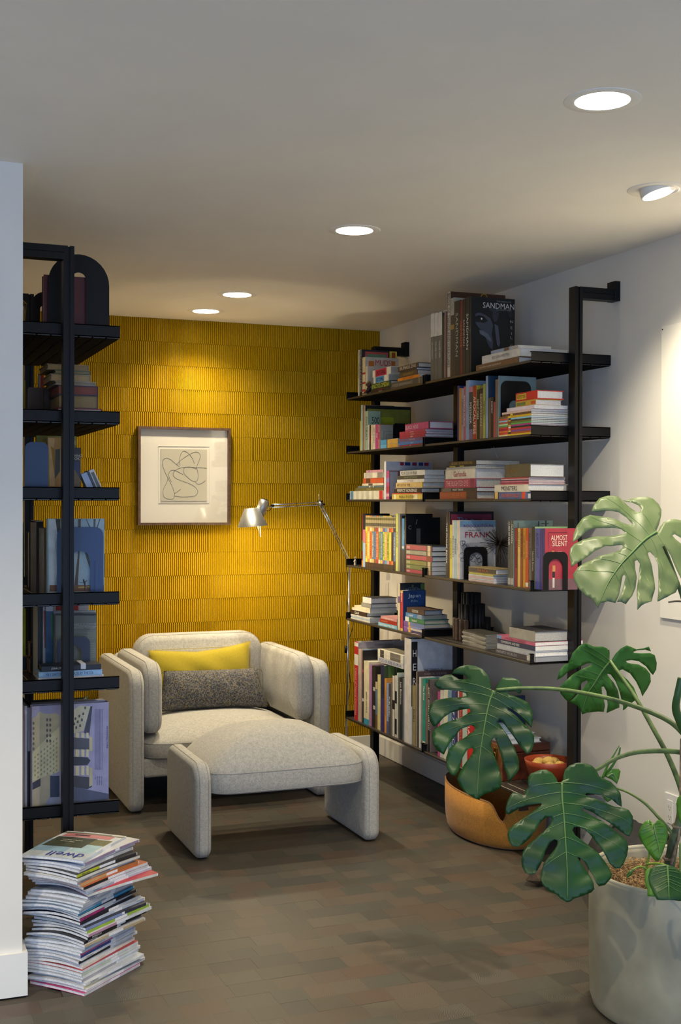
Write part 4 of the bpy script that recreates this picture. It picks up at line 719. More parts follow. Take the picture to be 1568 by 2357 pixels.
# --- bottom shelf, lamp side
uprights(5, LA, 'E', [
 (172, 217, 768, 'b8202c', 'tall red and white spine with a lilac-grey cover', {'d': 736, 'c': 'a8a0a8', 'bands': [(.70, .99, 'd8d4cc'), (.84, .94, 'b8202c')], 't': 'Cabinet of Natural Curiosities', 'tz': .36, 'tl': .6, 'tc': 'e8a8a0', 'ct': [('ALBERTUS SEBA', .55, .955, .46, .02, '504850')]}),
 (219, 249, 852, 'b4ac9c', 'grey-cream spine beside the tall red one'), (249, 263, 856, 'b06c60', 'slim salmon spine', {'d': 735, 'c': 'a8b8c8'}), (263, 279, 870, '1c1c20', 'slim black spine', {'bands': [(.3, .34, 'c8c8c0'), (.7, .74, '8c3c3c')]}),
 (279, 341, 990, 'd8cfb0', 'thick cream spine with a black swash and blue foot', {'bands': [(.0, .09, '3c94b4')], 't': 'JEFF WALL', 'tc': '4c443c', 'tl': .35, 'tz': .35, 'th': .25}), (343, 370, 1035, 'a878a8', 'mauve spine'), (371, 384, 1040, '2c2a34', 'slim black spine beside the mauve one'), (385, 410, 1045, '2a2622', 'black and white patterned spine', {'bands': [(.3, .36, 'c0b8a8'), (.6, .66, 'c0b8a8')]}), (411, 434, 1222, '5c748c', 'short spine with a blue and brown photograph', {'bands': [(.0, .3, '6c5434'), (.85, 1, 'c8b890')]}), (435, 454, 1140, 'd4c48c', 'straw-yellow spine'), (455, 468, 1150, 'd8d88c', 'slim pale yellow spine'),
 (470, 512, 1036, '24244c', 'navy and violet spine with a painted landscape cover', {'d': 736, 'c': '3c5430', 'art': [(.2, .5, .82, .99, '5c7c3c'), (.1, .4, .72, .80, 'a85c44'), (.6, .62, .7, .99, '8c7c6c')], 'bands': [(.0, .5, '3c2c6c')]}),
 (514, 536, 1185, 'd09044', 'orange spine with fine print', {'t': 'HANDMADE', 'tc': 'a86428'}), (537, 560, 1240, '8c9cc0', 'light blue spine with darker pattern', {'bands': [(.0, .25, '4c5484')]}), (561, 582, 1245, '44484c', 'dark grey spine beside a blue one', {'t': 'PUBLISHED', 'tl': .5}), (583, 600, 1230, '6c6054', 'slim brown-grey spine'),
 (601, 630, 1155, 'd0ccc4', 'white spine with a black figure', {'d': 690, 'c': '4c4c3c', 'bands': [(.45, .6, '1c1a1c')]}), (631, 653, 1152, 'c8c4bc', 'white spine with big black script', {'bands': [(.05, .3, '1c1a1c'), (.55, .75, '1c1a1c')]}), (654, 666, 1120, 'c8ccc8', 'slim tall white spine with a pale green head', {'d': 740, 'c': 'b8c4b8'}), (667, 684, 1172, '5c5c54', 'slim grey spine'), (685, 717, 1176, '28282a', 'black spine with a small white ace', {'t': 'Lee Bontecou', 'tz': .75, 'tl': .35}), (718, 734, 1180, '6c7480', 'slim blue-grey spine'),
 (737, 812, 732, 'c8c4c0', 'very large white book with a black title strip', {'d': 1288, 'c': 'ccd0d8', 'in': -.006, 'art': [(.01, .15, .36, .975, '0e0d0e')], 'ct': [('H', .08, .865, .08, .065, 'e0dcd8'), ('E', .08, .735, .08, .065, 'e0dcd8'), ('R', .08, .60, .08, .065, 'e0dcd8'), ('THE TEMPLE OF', .52, .70, .46, .028, '3c3a3c')]}),
 (823, 868, 1262, '7c7048', 'olive-gold spine with dark letters', {'t': 'DALI', 'tc': '2c2818', 'tz': .5, 'tl': .8, 'th': .35, 'bands': [(.0, 1, '857a52')]}), (870, 884, 1108, 'a8a090', 'brown-covered book with a pale spine', {'d': 1290, 'c': '584440', 'ct': [('MARCEL DZAMA', .5, .965, .62, .028, 'a89088')]}), (885, 903, 1250, '4c4844', 'slim dark brown spine behind a white one'), (904, 923, 1170, 'd0d0c8', 'slim white spine with a white cover', {'d': 1160, 'c': 'd0d4d4'}), (924, 943, 1185, '7c8880', 'slim grey-green spine'), (944, 975, 1190, '1c8474', 'teal spine with a white foot', {'bands': [(.0, .12, 'c8ccc0')], 't': 'Max Ernst', 'tl': .2, 'tz': .8}),
 (976, 1003, 1240, '6c6054', 'taupe spine', {'t': 'WALL', 'tc': '9c9080'}), (1004, 1030, 1198, '18181a', 'black spine with a stone-pattern cover', {'d': 1170, 'c': '6c645c', 't': 'ANDY GOLDSWORTHY', 'tl': .6, 'tz': .6}),
])
stack(5, LA, 'E', 440, 726, [1000, 940, 900, 850], [('c8c8c8', 'white book with blue lettering, lowest of three across upright books', {'pe': 745, 't': 'VEZO DUGEE IGURUA', 'tc': '4c5c9c', 'tl': .9, 'th': .6}), ('d8d4c4', 'white cartoon book, second of three across upright books', {'pe': 735, 'bands': [(.1, .25, '44403c'), (.5, .9, '6c6860')]}), ('dcd8c8', 'white cartoon book, topmost of three across upright books', {'pe': 735, 'bands': [(.1, .25, '44403c'), (.5, .9, '74706a')]})], xs=2.47,
      deck=[0]*5+[at(*cp('E', 500, 1034), 'X', 2.45).z+.004], pages=PAGEW)
# --- bottom shelf, plant side (seen between the leaves)
uprights(5, PL, 'G', [
 (-52, -30, 1040, 'a8447c', 'plum spine just past the middle post'), (-29, 2, 1030, 'c0bcb4', 'pale spine glimpsed between leaves'), (3, 44, 1028, 'd0ceb8', 'cream spine glimpsed between leaves'), (45, 80, 1030, '6c90a4', 'light blue spine glimpsed between leaves'), (81, 119, 1032, '34407c', 'navy spine with white print', {'t': 'HALF AMERICA', 'tl': .7}), (120, 136, 1036, '3c2c44', 'slim aubergine spine', {'t': 'FURNISH', 'tl': .6}), (137, 150, 1036, 'c8b8c0', 'slim pinkish spine'), (151, 182, 1040, 'a83430', 'brick-red spine glimpsed between leaves', {'t': 'NUTSHELL', 'tc': 'd88c74'}), (183, 228, 1045, 'b4c4b4', 'pale mint spine'), (229, 264, 1050, 'c82c20', 'bright red spine with white print', {'t': 'ISLANDS', 'tl': .35, 'tz': .45}),
])
fit = None
# ------------------------------------------------------------------ small objects on the long shelving
def decal(name, pts, crop, Y, col, parent, off, dep=.0006, m=None):
    """flat printed shape lying on a face at Y, given by crop points"""
    P = [at(*cp(crop, x, y), 'Y', Y) for x, y in pts]; bm = bmesh.new()
    a = [bm.verts.new(Vector((p.x, Y-dep, p.z))-Vector(off)) for p in P]; b = [bm.verts.new(Vector((p.x, Y, p.z))-Vector(off)) for p in P]
    bm.faces.new(a); n = len(a)
    for i in range(n): bm.faces.new((a[i], b[i], b[(i+1) % n], a[(i+1) % n]))
    return link(name, done(bm), m or MC(col), parent)
def arch_pts(x0, x1, z0, z1, r, n=8): # outline with rounded upper corners
    P = [(x0, z0)]
    for i in range(n+1): a = PI-i*PI/2/n; P.append((x0+r+r*math.cos(a), z1-r+r*math.sin(a)))
    for i in range(n+1): a = PI/2-i*PI/2/n; P.append((x1-r+r*math.cos(a), z1-r+r*math.sin(a)))
    P.append((x1, z0)); return P
def bookend(label, x0, x1, Y, zd, z1, r, hole=None, slot=None, m=None, foot=.10):
    """bent steel plate with an arched opening and a foot on the shelf"""
    m = m or M_BLACK; c = Vector(((x0+x1)/2, Y, zd)); t = thing('bookend', label, 'bookend', c); T = .0016
    M = Matrix(((1,0,0,-c.x),(0,0,1,0),(0,1,0,-c.z),(0,0,0,1)))
    if hole:
        h0, h1, hz, hr = hole; hr = min(hr, (h1-h0)/2-.0004); bm = bmesh.new()
        O_ = arch_pts(x0, x1, zd, z1, r); I_ = arch_pts(h0, h1, zd, hz, hr)
        P = O_ + I_[::-1]
        vs = [bm.verts.new(M @ Vector((p[0], p[1], 0))) for p in P]; n1 = len(O_)
        # strip between the two outlines (same point count)
        for i in range(n1-1): bm.faces.new((vs[i], vs[i+1], vs[len(P)-2-i], vs[len(P)-1-i]))
        g = bmesh.ops.extrude_face_region(bm, geom=bm.faces[:]); bmesh.ops.translate(bm, verts=[v for v in g['geom'] if isinstance(v, bmesh.types.BMVert)], vec=(0, T, 0))
    else:
        bm = bmesh.new(); prism_bm(bm, arch_pts(x0, x1, zd, z1, r), M, 0, T)
    link('plate', done(bm), m, t)
    obox('foot', (x0+.004, x1-.004, Y+T, Y+foot, zd+.00005, zd+.00035), m, t, off=c)
    if slot: obox('rib', (slot[0], slot[1], Y-.0025, Y, zd, slot[2]), m, t, off=c)
    return t
def bx_at(crop, xl, xr, y, Y): return at(cp(crop, xl)[0], cp(crop, 0, y)[1], 'Y', Y).x, at(cp(crop, xr)[0], cp(crop, 0, y)[1], 'Y', Y).x
def zat(crop, x, y, Y): return at(*cp(crop, x, y), 'Y', Y).z
Yf = lambda crop, x, y: at(*cp(crop, x, y), 'X', 2.45).y
# bookends, long shelving
y_ = Yf('A', 487, 1800)-.006; x0, x1 = bx_at('A', 615, 762, 1700, y_); bookend('small plain black bookend behind the pile of pink paperbacks', x0, x1, y_, DECK[1], zat('A', 690, 1640, y_), .015)
y_ = Yf('B', 298, 1400)-.002; x0, x1 = bx_at('B', 318, 620, 1300, y_); bookend('large black bookend against the teal-grey book', x0, x1, y_, DECK[1], zat('B', 450, 1032, y_), .03, hole=(x0+(x1-x0)*.28, x0+(x1-x0)*.62, zat('B', 450, 1228, y_), .03))
y_ = Yf('C', 1366, 1440)-.006; x0 = bx_at('C', 1412, 1470, 1200, y_)[0]; x1 = bx_at('D', 0, 183, 1100, y_)[1]; bookend('black bookend with an arched opening against the comic album', x0, x1, y_, DECK[3], zat('D', 90, 1040, y_), .022, hole=(bx_at('D', 5, 135, 1150, y_)[0], bx_at('D', 5, 135, 1150, y_)[1], zat('D', 70, 1098, y_), .028))
y_ = Yf('D', 762, 1385)-.006; x0, x1 = bx_at('D', 745, 992, 1200, y_); bookend('black bookend with an arched opening against the pink book', x0, x1, y_, DECK[3], zat('D', 860, 1090, y_), .025, hole=(*bx_at('D', 800, 942, 1200, y_), zat('D', 870, 1160, y_), .03))
# black and white tangle drawn on the comic album cover
yc = Yf('C', 1366, 1440); bm = bmesh.new(); rt = random.Random(2)
for i in range(26):
    p = at(*cp('C', rt.uniform(1372, 1450), rt.uniform(1060, 1290)), 'Y', yc-.001); q = at(*cp('D', rt.uniform(60, 225), rt.uniform(1060, 1230)), 'Y', yc-.001)
    b_ = p.lerp(q, rt.random()*.7); rd = rt.uniform(.004, .016)
    tube_bm(bm, [b_+Vector((rd*math.cos(a)*(1+.3*math.sin(3*a+i)), 0, rd*math.sin(a))) for a in [k*2*PI/10 for k in range(10)]], .0006, 4, closed=True)
alb = [o for o in S.objects if o.get('label', '').startswith('white comic album')][0]
o = link('cover_drawing', done(bm), mat('26262a', .7), alb, loc=-alb.location)
sd = [o for o in S.objects if o.get('label', '').startswith('large black book with a pale')][0]; ysd = Yf('B', 20, 900)
for bi, (P, cc) in enumerate((([(60,360),(90,345),(120,350),(165,370),(210,400),(240,470),(225,560),(240,640),(235,720),(205,700),(180,640),(150,560),(110,510),(75,470),(60,440),(95,440),(150,450),(190,430),(150,385),(100,372),(65,385)], '3c4250'), ([(200,320),(250,290),(290,310),(300,360),(280,430),(250,440),(230,380),(240,340)], '2c323c'), ([(255,460),(290,480),(300,560),(310,650),(300,690),(280,670),(265,560)], '49505e'), ([(100,520),(140,530),(190,560),(225,620),(215,640),(160,590),(110,560)], '5c6470'), ([(385,340),(430,340),(440,380),(400,400)], '1c2026'), ([(118,398),(130,400),(132,416),(120,418)], 'd0d4d8'))):
    decal('cover_print', P, 'B', ysd, cc, sd, sd.location, .0008+.0001*bi)
# seated doll
def blob(bm, c, r, sc=(1, 1, 1), k=2):
    g = bmesh.ops.create_icosphere(bm, subdivisions=k, radius=r); bmesh.ops.scale(bm, verts=g['verts'], vec=sc); bmesh.ops.translate(bm, verts=g['verts'], vec=c); return g['verts']
def skin_mesh(name, joints, edges, m, parent, sub=1):
    me = bpy.data.meshes.new(name); me.from_pydata([j[0] for j in joints], edges, []); o = link(name, me, m, parent)
    sk = o.modifiers.new('skin', 'SKIN')
    for i, j in enumerate(joints): me.skin_vertices[0].data[i].radius = (j[1], j[1])
    me.skin_vertices[0].data[0].use_root = True; sb2 = o.modifiers.new('sub', 'SUBSURF'); sb2.levels = sub; sb2.render_levels = sub; return o
dp = at(*cp('A', 320, 1300), 'X', 2.444); dp.z = DECK[0]; d_ = thing('troll_doll', 'small brown seated doll in a dark jacket with tufted green-blond hair', 'figurine', (2.454, dp.y, DECK[0]), PI*.5)
# local: faces -Y after rotation faces the room (+90deg turns -Y to +X ... so build facing +Y)
J = [((0, 0, .012), .011), ((0, -.001, .030), .0125), ((0, 0, .046), .007), ((.008, .010, .010), .007), ((.011, .024, .016), .006), ((.012, .030, .004), .006), ((-.008, .010, .010), .007), ((-.011, .024, .016), .006), ((-.012, .030, .004), .006), ((.013, .001, .038), .006), ((.016, .010, .026), .005), ((.010, .018, .022), .005), ((-.013, .001, .038), .006), ((-.016, .010, .026), .005), ((-.010, .018, .022), .005)]
E_ = [(0, 1), (1, 2), (0, 3), (3, 4), (4, 5), (0, 6), (6, 7), (7, 8), (1, 9), (9, 10), (10, 11), (1, 12), (12, 13), (13, 14)]
skin_mesh('body', J, E_, mat('4a2a1c', .6), d_)
bm = bmesh.new(); lathe_bm(bm, [(.002, .016), (.0145, .018), (.0160, .03), (.012, .043), (.006, .047)], 16); link('jacket', done(bm), mat('1c1a18', .9), d_, smooth=True)
bm = bmesh.new(); blob(bm, (0, .002, .060), .0165, (1, .95, .95)); blob(bm, (0, .018, .058), .0035); blob(bm, (.016, 0, .060), .005, (.6, 1, 1.2)); blob(bm, (-.016, 0, .060), .005, (.6, 1, 1.2)); link('head', done(bm), mat('5a3422', .5), d_, smooth=True)
bm = bmesh.new(); rt = random.Random(4)
for i in range(60):
    a = rt.random()*2*PI; e = rt.uniform(.2, 1.4); n = Vector((math.cos(a)*math.cos(e), math.sin(a)*math.cos(e)-.3, math.sin(e))).normalized(); c0 = Vector((0, .001, .061))
    tube_bm(bm, [c0+n*.013, c0+n*(.020+rt.random()*.004)+Vector((0, 0, .002))], [.0016, .0004], 4)
link('hair', done(bm), mat('8a7a40', .8), d_)
for s in (1, -1): bm = bmesh.new(); blob(bm, (.012*s, .034, .005), .0062, (.8, 1.5, .7)); link('foot', done(bm), mat('8a6048', .6), d_, smooth=True)
for s in (1, -1): bm = bmesh.new(); blob(bm, (.006*s, .0165, .063), .0024); link('eye', done(bm), mat('0c0a08', .2), d_, smooth=True)
d_.rotation_euler = (0, 0, PI/2); d_.scale = (.82, .82, .82)
# little white statuette
sp_ = at(*cp('C', 182, 1310), 'X', 2.45); st_ = thing('statuette', 'tiny grey-white carved figure with a hat on the shelf end above the lamp pole', 'figurine', (2.452, sp_.y, DECK[3]))
M_STONE = mat('9c9484', .8, kind='stone', scale=300, amt=.35)
lathe('body', [(.0, 0), (.0065, 0), (.0075, .006), (.0065, .016), (.0075, .024), (.0045, .031), (.003, .034)], M_STONE, st_, 14, caps=(True, True))
bm = bmesh.new(); blob(bm, (0, 0, .0385), .0055, (1, 1, 1.1)); link('head', done(bm), M_STONE, st_, smooth=True)
lathe('hat', [(.0075, .0415), (.0065, .0425), (.0035, .044), (.0025, .048), (.0004, .0485)], M_STONE, st_, 14)
for s in (1, -1): tube('arm', [(0, .006*s, .030), (-.004, .009*s, .024), (-.007, .004*s, .020)], .0018, M_STONE, st_, 6)
# wire urchin sculpture
uc = at(*cp('D', 310, 1010), 'X', 2.53); uz = DECK[3]
ur = thing('wire_sculpture', 'spiky burst of dark bronze metal rods standing before the comic album', 'sculpture', (uc.x, uc.y, DECK[3]+.058)); rt = random.Random(9); mb = mat('3a3028', .35, .9)
hub = bmesh.new(); blob(hub, (0, 0, uc.z-DECK[3]-.058), .008); link('hub', done(hub), mb, ur, smooth=True); hz = uc.z-DECK[3]-.058
for i in range(110):
    n = Vector((rt.gauss(0, 1), rt.gauss(0, 1), rt.gauss(0, 1))).normalized(); L_ = rt.uniform(.060, .092)
    if n.z < 0: L_ = min(L_, (hz+.0005)/-n.z) if n.z < -.2 else L_
    if n.y > .3: L_ = min(L_, .07)
    tube('rod', [Vector((0, 0, hz)), Vector((0, 0, hz))+n*L_], .0009, mb, ur, 4)
# ribbed dark wooden sculpture
g0 = at(*cp('G', 275, 540), 'X', 2.58); sc_ = thing('ribbed_sculpture', 'dark stepped wooden sculpture built of ribbed columns beside grey journals', 'sculpture', (2.585, g0.y+.02, DECK[4])); md = mat('1c1815', .6, kind='grain', scale=60, amt=.4)
def ribs(cx, cy, r, z0, z1, n, m):
    for i in range(n):
        a = 2*PI*i/n; tube('column', [(cx+r*math.cos(a), cy+r*math.sin(a), z0), (cx+r*math.cos(a), cy+r*math.sin(a), z1)], PI*r/n*1.05, m, sc_, 8)
    tube('core', [(cx, cy, z0), (cx, cy, z1-.002)], r, m, sc_, 20)
def px_z(y): return at(*cp('G', 270, y), 'Y', g0.y).z-at(*cp('G', 270, 545), 'Y', g0.y).z
ribs(0, 0, .036, 0, px_z(96), 13, md); ribs(.004, .0, .050, 0, px_z(203), 15, md)
ribs(.052, .0, .034, 0, px_z(334), 11, md); ribs(-.030, .030, .034, 0, px_z(338), 11, md)
mw = mat('4a382c', .6, kind='grain', scale=60, amt=.3)
for i, (dx, dy) in enumerate(((-.072, .012), (-.072, -.010), (-.064, -.032), (-.050, -.048))): obox('strip', (dx-.010, dx+.010, dy-.0085, dy+.0085, 0, px_z(336+i*4)), mw, sc_, bev=.003)
# leaflet and the near-edge bits
lf = at(*cp('E', 885, 650), 'X', 2.46); o = obox('leaflet', (2.44, 2.56, lf.y-.05, lf.y+.03, DECK[4]+.0002, DECK[4]+.0012), MC('c8a8a0'), None, off=(2.5, lf.y, DECK[4])); o.location = (2.5, lf.y, DECK[4]); o.rotation_euler.z = .2; tag(o, 'thin pinkish paper leaflet sticking out under the purple guidebooks', 'paper')
# wooden chest with a brass latch, papers on top, clay bowl
yb_ = 4.42; cx1 = at(1267, 1750, 'Y', yb_).x; cz1 = at(1267, 1708, 'Y', yb_).z; M_CH = mat('4a1f10', .4, kind='grain', scale=30, amt=.35)
ch = thing('wooden_chest', 'dark red-brown wooden chest with a brass latch on the bottom shelf', 'chest', (2.47, yb_, DECK[5])); co = (2.47, yb_, DECK[5]); M_CHF = mat('7a4a22', .4, kind='grain', scale=30, amt=.3)
obox('body', (2.475, cx1, yb_, yb_+.22, DECK[5]+.0005, cz1-.035), M_CH, ch, bev=.002, off=co); obox('lid', (2.475, cx1, yb_, yb_+.22, cz1-.033, cz1), M_CH, ch, bev=.003, off=co)
obox('front_board', (2.468, 2.4745, yb_, yb_+.22, DECK[5]+.001, cz1-.001), M_CHF, ch, bev=.001, off=co)
obox('latch', (2.463, 2.468, yb_+.03, yb_+.06, cz1-.07, cz1-.015), mat('8a6a2c', .3, 1), ch, bev=.003, off=co); tube('latch_ring', [Vector((2.460, yb_+.045+.012*math.cos(a), cz1-.05+.016*math.sin(a)))-Vector(co) for a in [k*PI/6 for k in range(12)]], .002, mat('8a6a2c', .3, 1), ch, 6, closed=True)
zt_ = cz1
for i, (dx, w_, h_, c_, nm) in enumerate(((.02, .17, .020, 'd0d0d0', 'white paper block lying on the wooden chest'), (.01, .15, .024, 'c4c8d0', 'white book on the paper block above the wooden chest'), (.015, .12, .010, '7c94b0', 'thin colourful booklet topping the papers on the wooden chest'))):
    book(2.475+dx, 2.475+dx+w_, yb_+.015, yb_+.21, zt_+.0004, zt_+h_, 'Z', '-X', c_, nm, 'papers on the wooden chest', pages=PAGEW); zt_ += h_
for (ya, hh_, dd, c_, nm) in ((4.656, .30, .20, 'c8ccd4', 'white magazine box behind the wooden chest'), (4.643, .31, .24, '1c2c50', 'dark navy folder behind the wooden chest')):
    book(2.47, 2.47+dd, ya, ya+.012, DECK[5]+.0004, DECK[5]+hh_, 'Y', '-X', c_, nm, 'files on the bottom shelf', pages=PAGEW)
bc_ = at(1262, 1747, 'Y', 4.255); bw = thing('bowl', 'terracotta orange bowl holding pale yellow balls on the bottom shelf', 'bowl', (bc_.x, 4.255, DECK[5])); M_TER = mat('8c3414', .45); zr = bc_.z-DECK[5]
br = at(1309, 1747, 'Y', 4.255).x-bc_.x
lathe('bowl_wall', [(.0, .012), (br*.45, .012), (br*.8, zr*.45), (br*.93, zr*.8), (br, zr), (br*.965, zr), (br*.9, zr*.8), (br*.76, zr*.5), (br*.4, .018), (0, .018)], M_TER, bw, 48)
lathe('foot', [(br*.5, 0), (br*.5, .006), (br*.46, .013)], mat('b0583c', .5), bw, 32, caps=(True, False))
for i, (a, q) in enumerate(((0, 0), (.6, .55), (1.9, .5), (3.1, .55), (4.3, .5), (5.3, .55))):
    bm = bmesh.new(); vs = blob(bm, (0, 0, 0), br*.26, (1, 1, .8))
    for v in vs: v.co *= 1+.10*noise.noise(v.co*90+Vector((i*3, 0, 0)))
    o = link('ball', done(bm), mat('b8964c', .8, kind='lump', scale=200, amt=.2), None, (bc_.x+br*q*math.cos(a), 4.255+br*q*math.sin(a), DECK[5]+zr*(.82 if i else .92)), smooth=True)
    tag(o, ['topmost pale yellow lumpy ball, resting on the others in the terracotta bowl', 'pale yellow ball at the wall side of the terracotta bowl', 'pale yellow ball at the far side of the bowl toward the chest', 'pale yellow ball at the aisle side of the terracotta bowl', 'pale yellow ball nearest the basket in the terracotta bowl', 'pale yellow ball nearest the shelving post in the terracotta bowl'][i], 'ball', 'balls in the terracotta bowl')
p, q = at(1137, 1029, 'Y', 4.75), at(1145, 1053, 'Y', 4.72)
tag(tube('cord', [p, q], .0012, mat('c8c8c4', .6)), 'thin white cord hanging below the second plant-side shelf', 'cord')
# ------------------------------------------------------------------ narrow shelving contents
M_NAVY = mat('2c4878', .45); GL = 'books on the narrow shelving'
def X_(crop, x, Y, y=900): return at(*cp(crop, x, y), 'Y', Y).x
def Z_(crop, x, y, Y, base, zd): return zat(crop, x, y, Y)
def lying(crop, Y, base, k, rows, spine='+X', Ld=.2):
    for i_, (xl, xr, yt, yb, col, pg, desc, *ex) in enumerate(rows):
        z0, z1 = Z_(crop, xr, yb, Y, base, DL[k]), Z_(crop, xr, yt, Y, base, DL[k]); o = ex[0] if ex else {}
        if not i_: z0 = DL[k]
        t, c = book(X_(crop, xl, Y), X_(crop, xr, Y), Y, Y+o.get('L', Ld), z0+.0004, z1, 'Z', spine, col, desc, GL, pages=mat(pg, .9, kind='pages', scale=300, amt=.12))
        if 't' in o: text(o['t'], c.x+o.get('dx', 0), Y, (z0+z1)/2, '-Y', (X_(crop, xr, Y)-X_(crop, xl, Y))*o['tl'], (z1-z0)*.5, o.get('tc', 'e0e0e0'), t, off=c)
def standing(crop, k, rows):
    for xl, xr, yt, base, Y, T, col, desc, *ex in rows:
        z1 = Z_(crop, (xl+xr)/2, yt, Y, base, DL[k]); t, c = book(max(X_(crop, xl, Y), .455), X_(crop, xr, Y), Y, Y+T, DL[k]+.0004, z1, 'Y', '+X', col, desc, GL, pages=PAGEW); o = ex[0] if ex else {}
        for bi, (P, cc) in enumerate(o.get('shapes', [])): decal('cover_print', P, crop, Y, cc, t, c, .0004+.00006*min(bi, 15))
        for (s_, x, y, L_, h_, tc_, fc) in o.get('txt', []): p = at(*cp(crop, x, y), 'Y', Y-.0008); text(s_, p.x, Y-.0012, p.z, fc, L_, h_, tc_, t, off=c)
# top
Ya = 4.19; x0, x1 = X_('a', 462, Ya), X_('a', 1273, Ya); zt1 = Z_('a', 870, 203, Ya, 1143, DL[0]); bookend('tall black round-arched steel bookend on the top of the narrow shelving', x0, x1, Ya, DL[0], zt1, (x1-x0)/2-.001, hole=(X_('a', 775, Ya), X_('a', 965, Ya), Z_('a', 870, 445, Ya, 1143, DL[0]), .024))
standing('a', 0, [(405, 975, 490, 1125, 4.205, .04, '5a1c20', 'dark maroon book behind the round-arched bookend')])
Ya = 4.40; bookend('black curved bookend by the crumpled paper on the narrow shelving', max(.456, X_('a', 240, Ya)), X_('a', 410, Ya)+.05, Ya, DL[0], Z_('a', 300, 690, Ya, 1090, DL[0]), .05, hole=(X_('a', 358, Ya), X_('a', 440, Ya), Z_('a', 360, 885, Ya, 1090, DL[0]), .02))
bm = bmesh.new(); vs = blob(bm, (0, 0, 0), .06, (1.1, .7, .42), 4)
for v in vs: v.co *= 1+.28*noise.noise(v.co*45)+.10*noise.noise(v.co*130)
pc = Vector((X_('a', 190, 4.24), 4.24, DL[0]+.022)); pc.x = max(pc.x, .53)
for v in vs: v.co.z = max(v.co.z, -.0215)
tag(link('driftwood', done(bm), mat('a0988a', .9, kind='crease', scale=120, amt=.3), None, pc, smooth=False), 'crumpled pale grey driftwood-like lump on the top of the narrow shelving', 'ornament')
gw = thing('wire_ornament', 'gold wire geometric ornament peeking above the dark curved bookend', 'ornament', (.53, 4.62, DL[0])); gz = Z_('a', 190, 690, 4.62, 1085, DL[0])-DL[0]; mg = mat('a8842c', .3, 1); T_ = [Vector((.05*math.cos(a), .04*math.sin(a), gz*.8)) for a in (.3, 1.6, 2.9, 4.2, 5.4)]; B_ = [Vector((.03*math.cos(a), .03*math.sin(a), .002)) for a in (0, 1.3, 2.5, 3.8, 5.1)]
for i in range(5):
    for a, b in ((T_[i], Vector((0, 0, gz))), (T_[i], T_[(i+1) % 5]), (T_[i], B_[i]), (B_[i], B_[(i+1) % 5])): tube('wire', [a, b], .0012, mg, gw, 5)
# second
lying('a', 4.15, 2292, 1, [(590, 1180, 2252, 2290, '8c3038', 'c8c4c0', 'flat red and white book under a pile of old volumes'), (597, 1128, 2078, 2250, '4a3c34', '8c7a58', 'very thick old book with browned pages'), (592, 1132, 1950, 2076, '3c3048', '7c4a44', 'old purple-bound book with red-stained page edges'), (555, 1098, 1896, 1948, '8c8478', '8a8070', 'old grey book in a pile of worn volumes'), (494, 1030, 1802, 1894, '8c7c60', 'a08c68', 'old cream book with a rounded spine'), (552, 1026, 1752, 1800, '4c5a44', '8a7c5c', 'old green-bound book near the top of worn volumes'), (448, 1004, 1672, 1750, '7a6848', '8c7a58', 'old tan book topping the pile of worn volumes')])
standing('a', 1, [(425, 585, 1960, 2265, 4.36, .05, '4c3a30', 'worn brown leather volume behind the old books'), (205, 415, 1965, 2262, 4.40, .05, '5a4432', 'brown open-cornered box-like volume on the narrow shelving'), (340, 364, 1775, 2262, 4.47, .02, '8c9094', 'slim grey upright booklet'), (366, 408, 1795, 2262, 4.50, .02, '8c1c1c', 'slim red upright booklet'), (120, 165, 1868, 2250, 4.60, .03, '8c8420', 'yellow-olive volume at the wall end')])
# third
Ya = 4.16; bookend('plain blue steel bookend beside the plastic-wrapped book', max(.458, X_('b', 160, Ya)), X_('b', 470, Ya), Ya, DL[2], Z_('b', 300, 508, Ya, 1112, DL[2]), .022, m=M_NAVY)
standing('b', 2, [(312, 850, 426, 1105, 4.30, .03, '7c7c20', 'yellow-green book behind the plastic-wrapped book', {'shapes': [([(380, 505), (450, 450), (600, 450), (630, 505)], '6c6c1c'), ([(800, 520), (845, 470), (848, 560)], 'a8984c')]}),
 (462, 640, 446, 1104, 4.185, .03, '9c7c48', 'book in crinkled clear plastic wrap', {'shapes': [([(470, 450), (560, 460), (540, 640), (560, 1100), (490, 1100)], 'b49868'), ([(505, 560), (555, 600), (575, 830), (560, 1000)], '8c6c14'), ([(565, 610), (628, 600), (628, 900), (560, 1000)], '3c4448')]}),
 (642, 905, 582, 1106, 4.185, .035, '26262a', 'dark guide book with a slanting photograph on its cover', {'shapes': [([(640, 770), (880, 770), (893, 1000), (893, 1050), (800, 860)], '28345c'), ([(700, 1104), (790, 860), (830, 885), (900, 1010), (903, 1104)], '6c5a40')], 'txt': [('DRAWING', 812, 690, .055, .009, 'c8c4bc', '-Y'), ('BOOK', 822, 730, .036, .009, 'c8c4bc', '-Y')]})])
rb = thing('desk_clock', 'small white and black boxed clock leaning on the narrow shelving', 'clock', (X_('b', 1135, 4.2), 4.2, DL[2])); sx_ = (X_('b', 1150, 4.2)-X_('b', 1030, 4.2)); hz_ = Z_('b', 1100, 925, 4.2, 1112, DL[2])-DL[2]; RM = Matrix.Rotation(-.42, 4, 'Y')
for nm, b, m in (('case', (-.022, .0, 0, .05, 0, hz_*1.02), mat('9cb0d8', .4)), ('band', (.0002, .008, -.001, .051, 0, hz_*1.04), mat('15151c', .3)), ('face', (.0082, .026, 0, .05, 0, hz_*1.02), mat('c8c8cc', .4)), ('display', (.012, .022, -.0012, -.0002, .006, hz_*.92), mat('4c4c38', .3))):
    me = boxes(b, bev=.0006 if nm != 'display' else 0, seg=1); me.transform(Matrix.Translation((-.004, 0, .010)) @ RM); link(nm, me, m, rb)
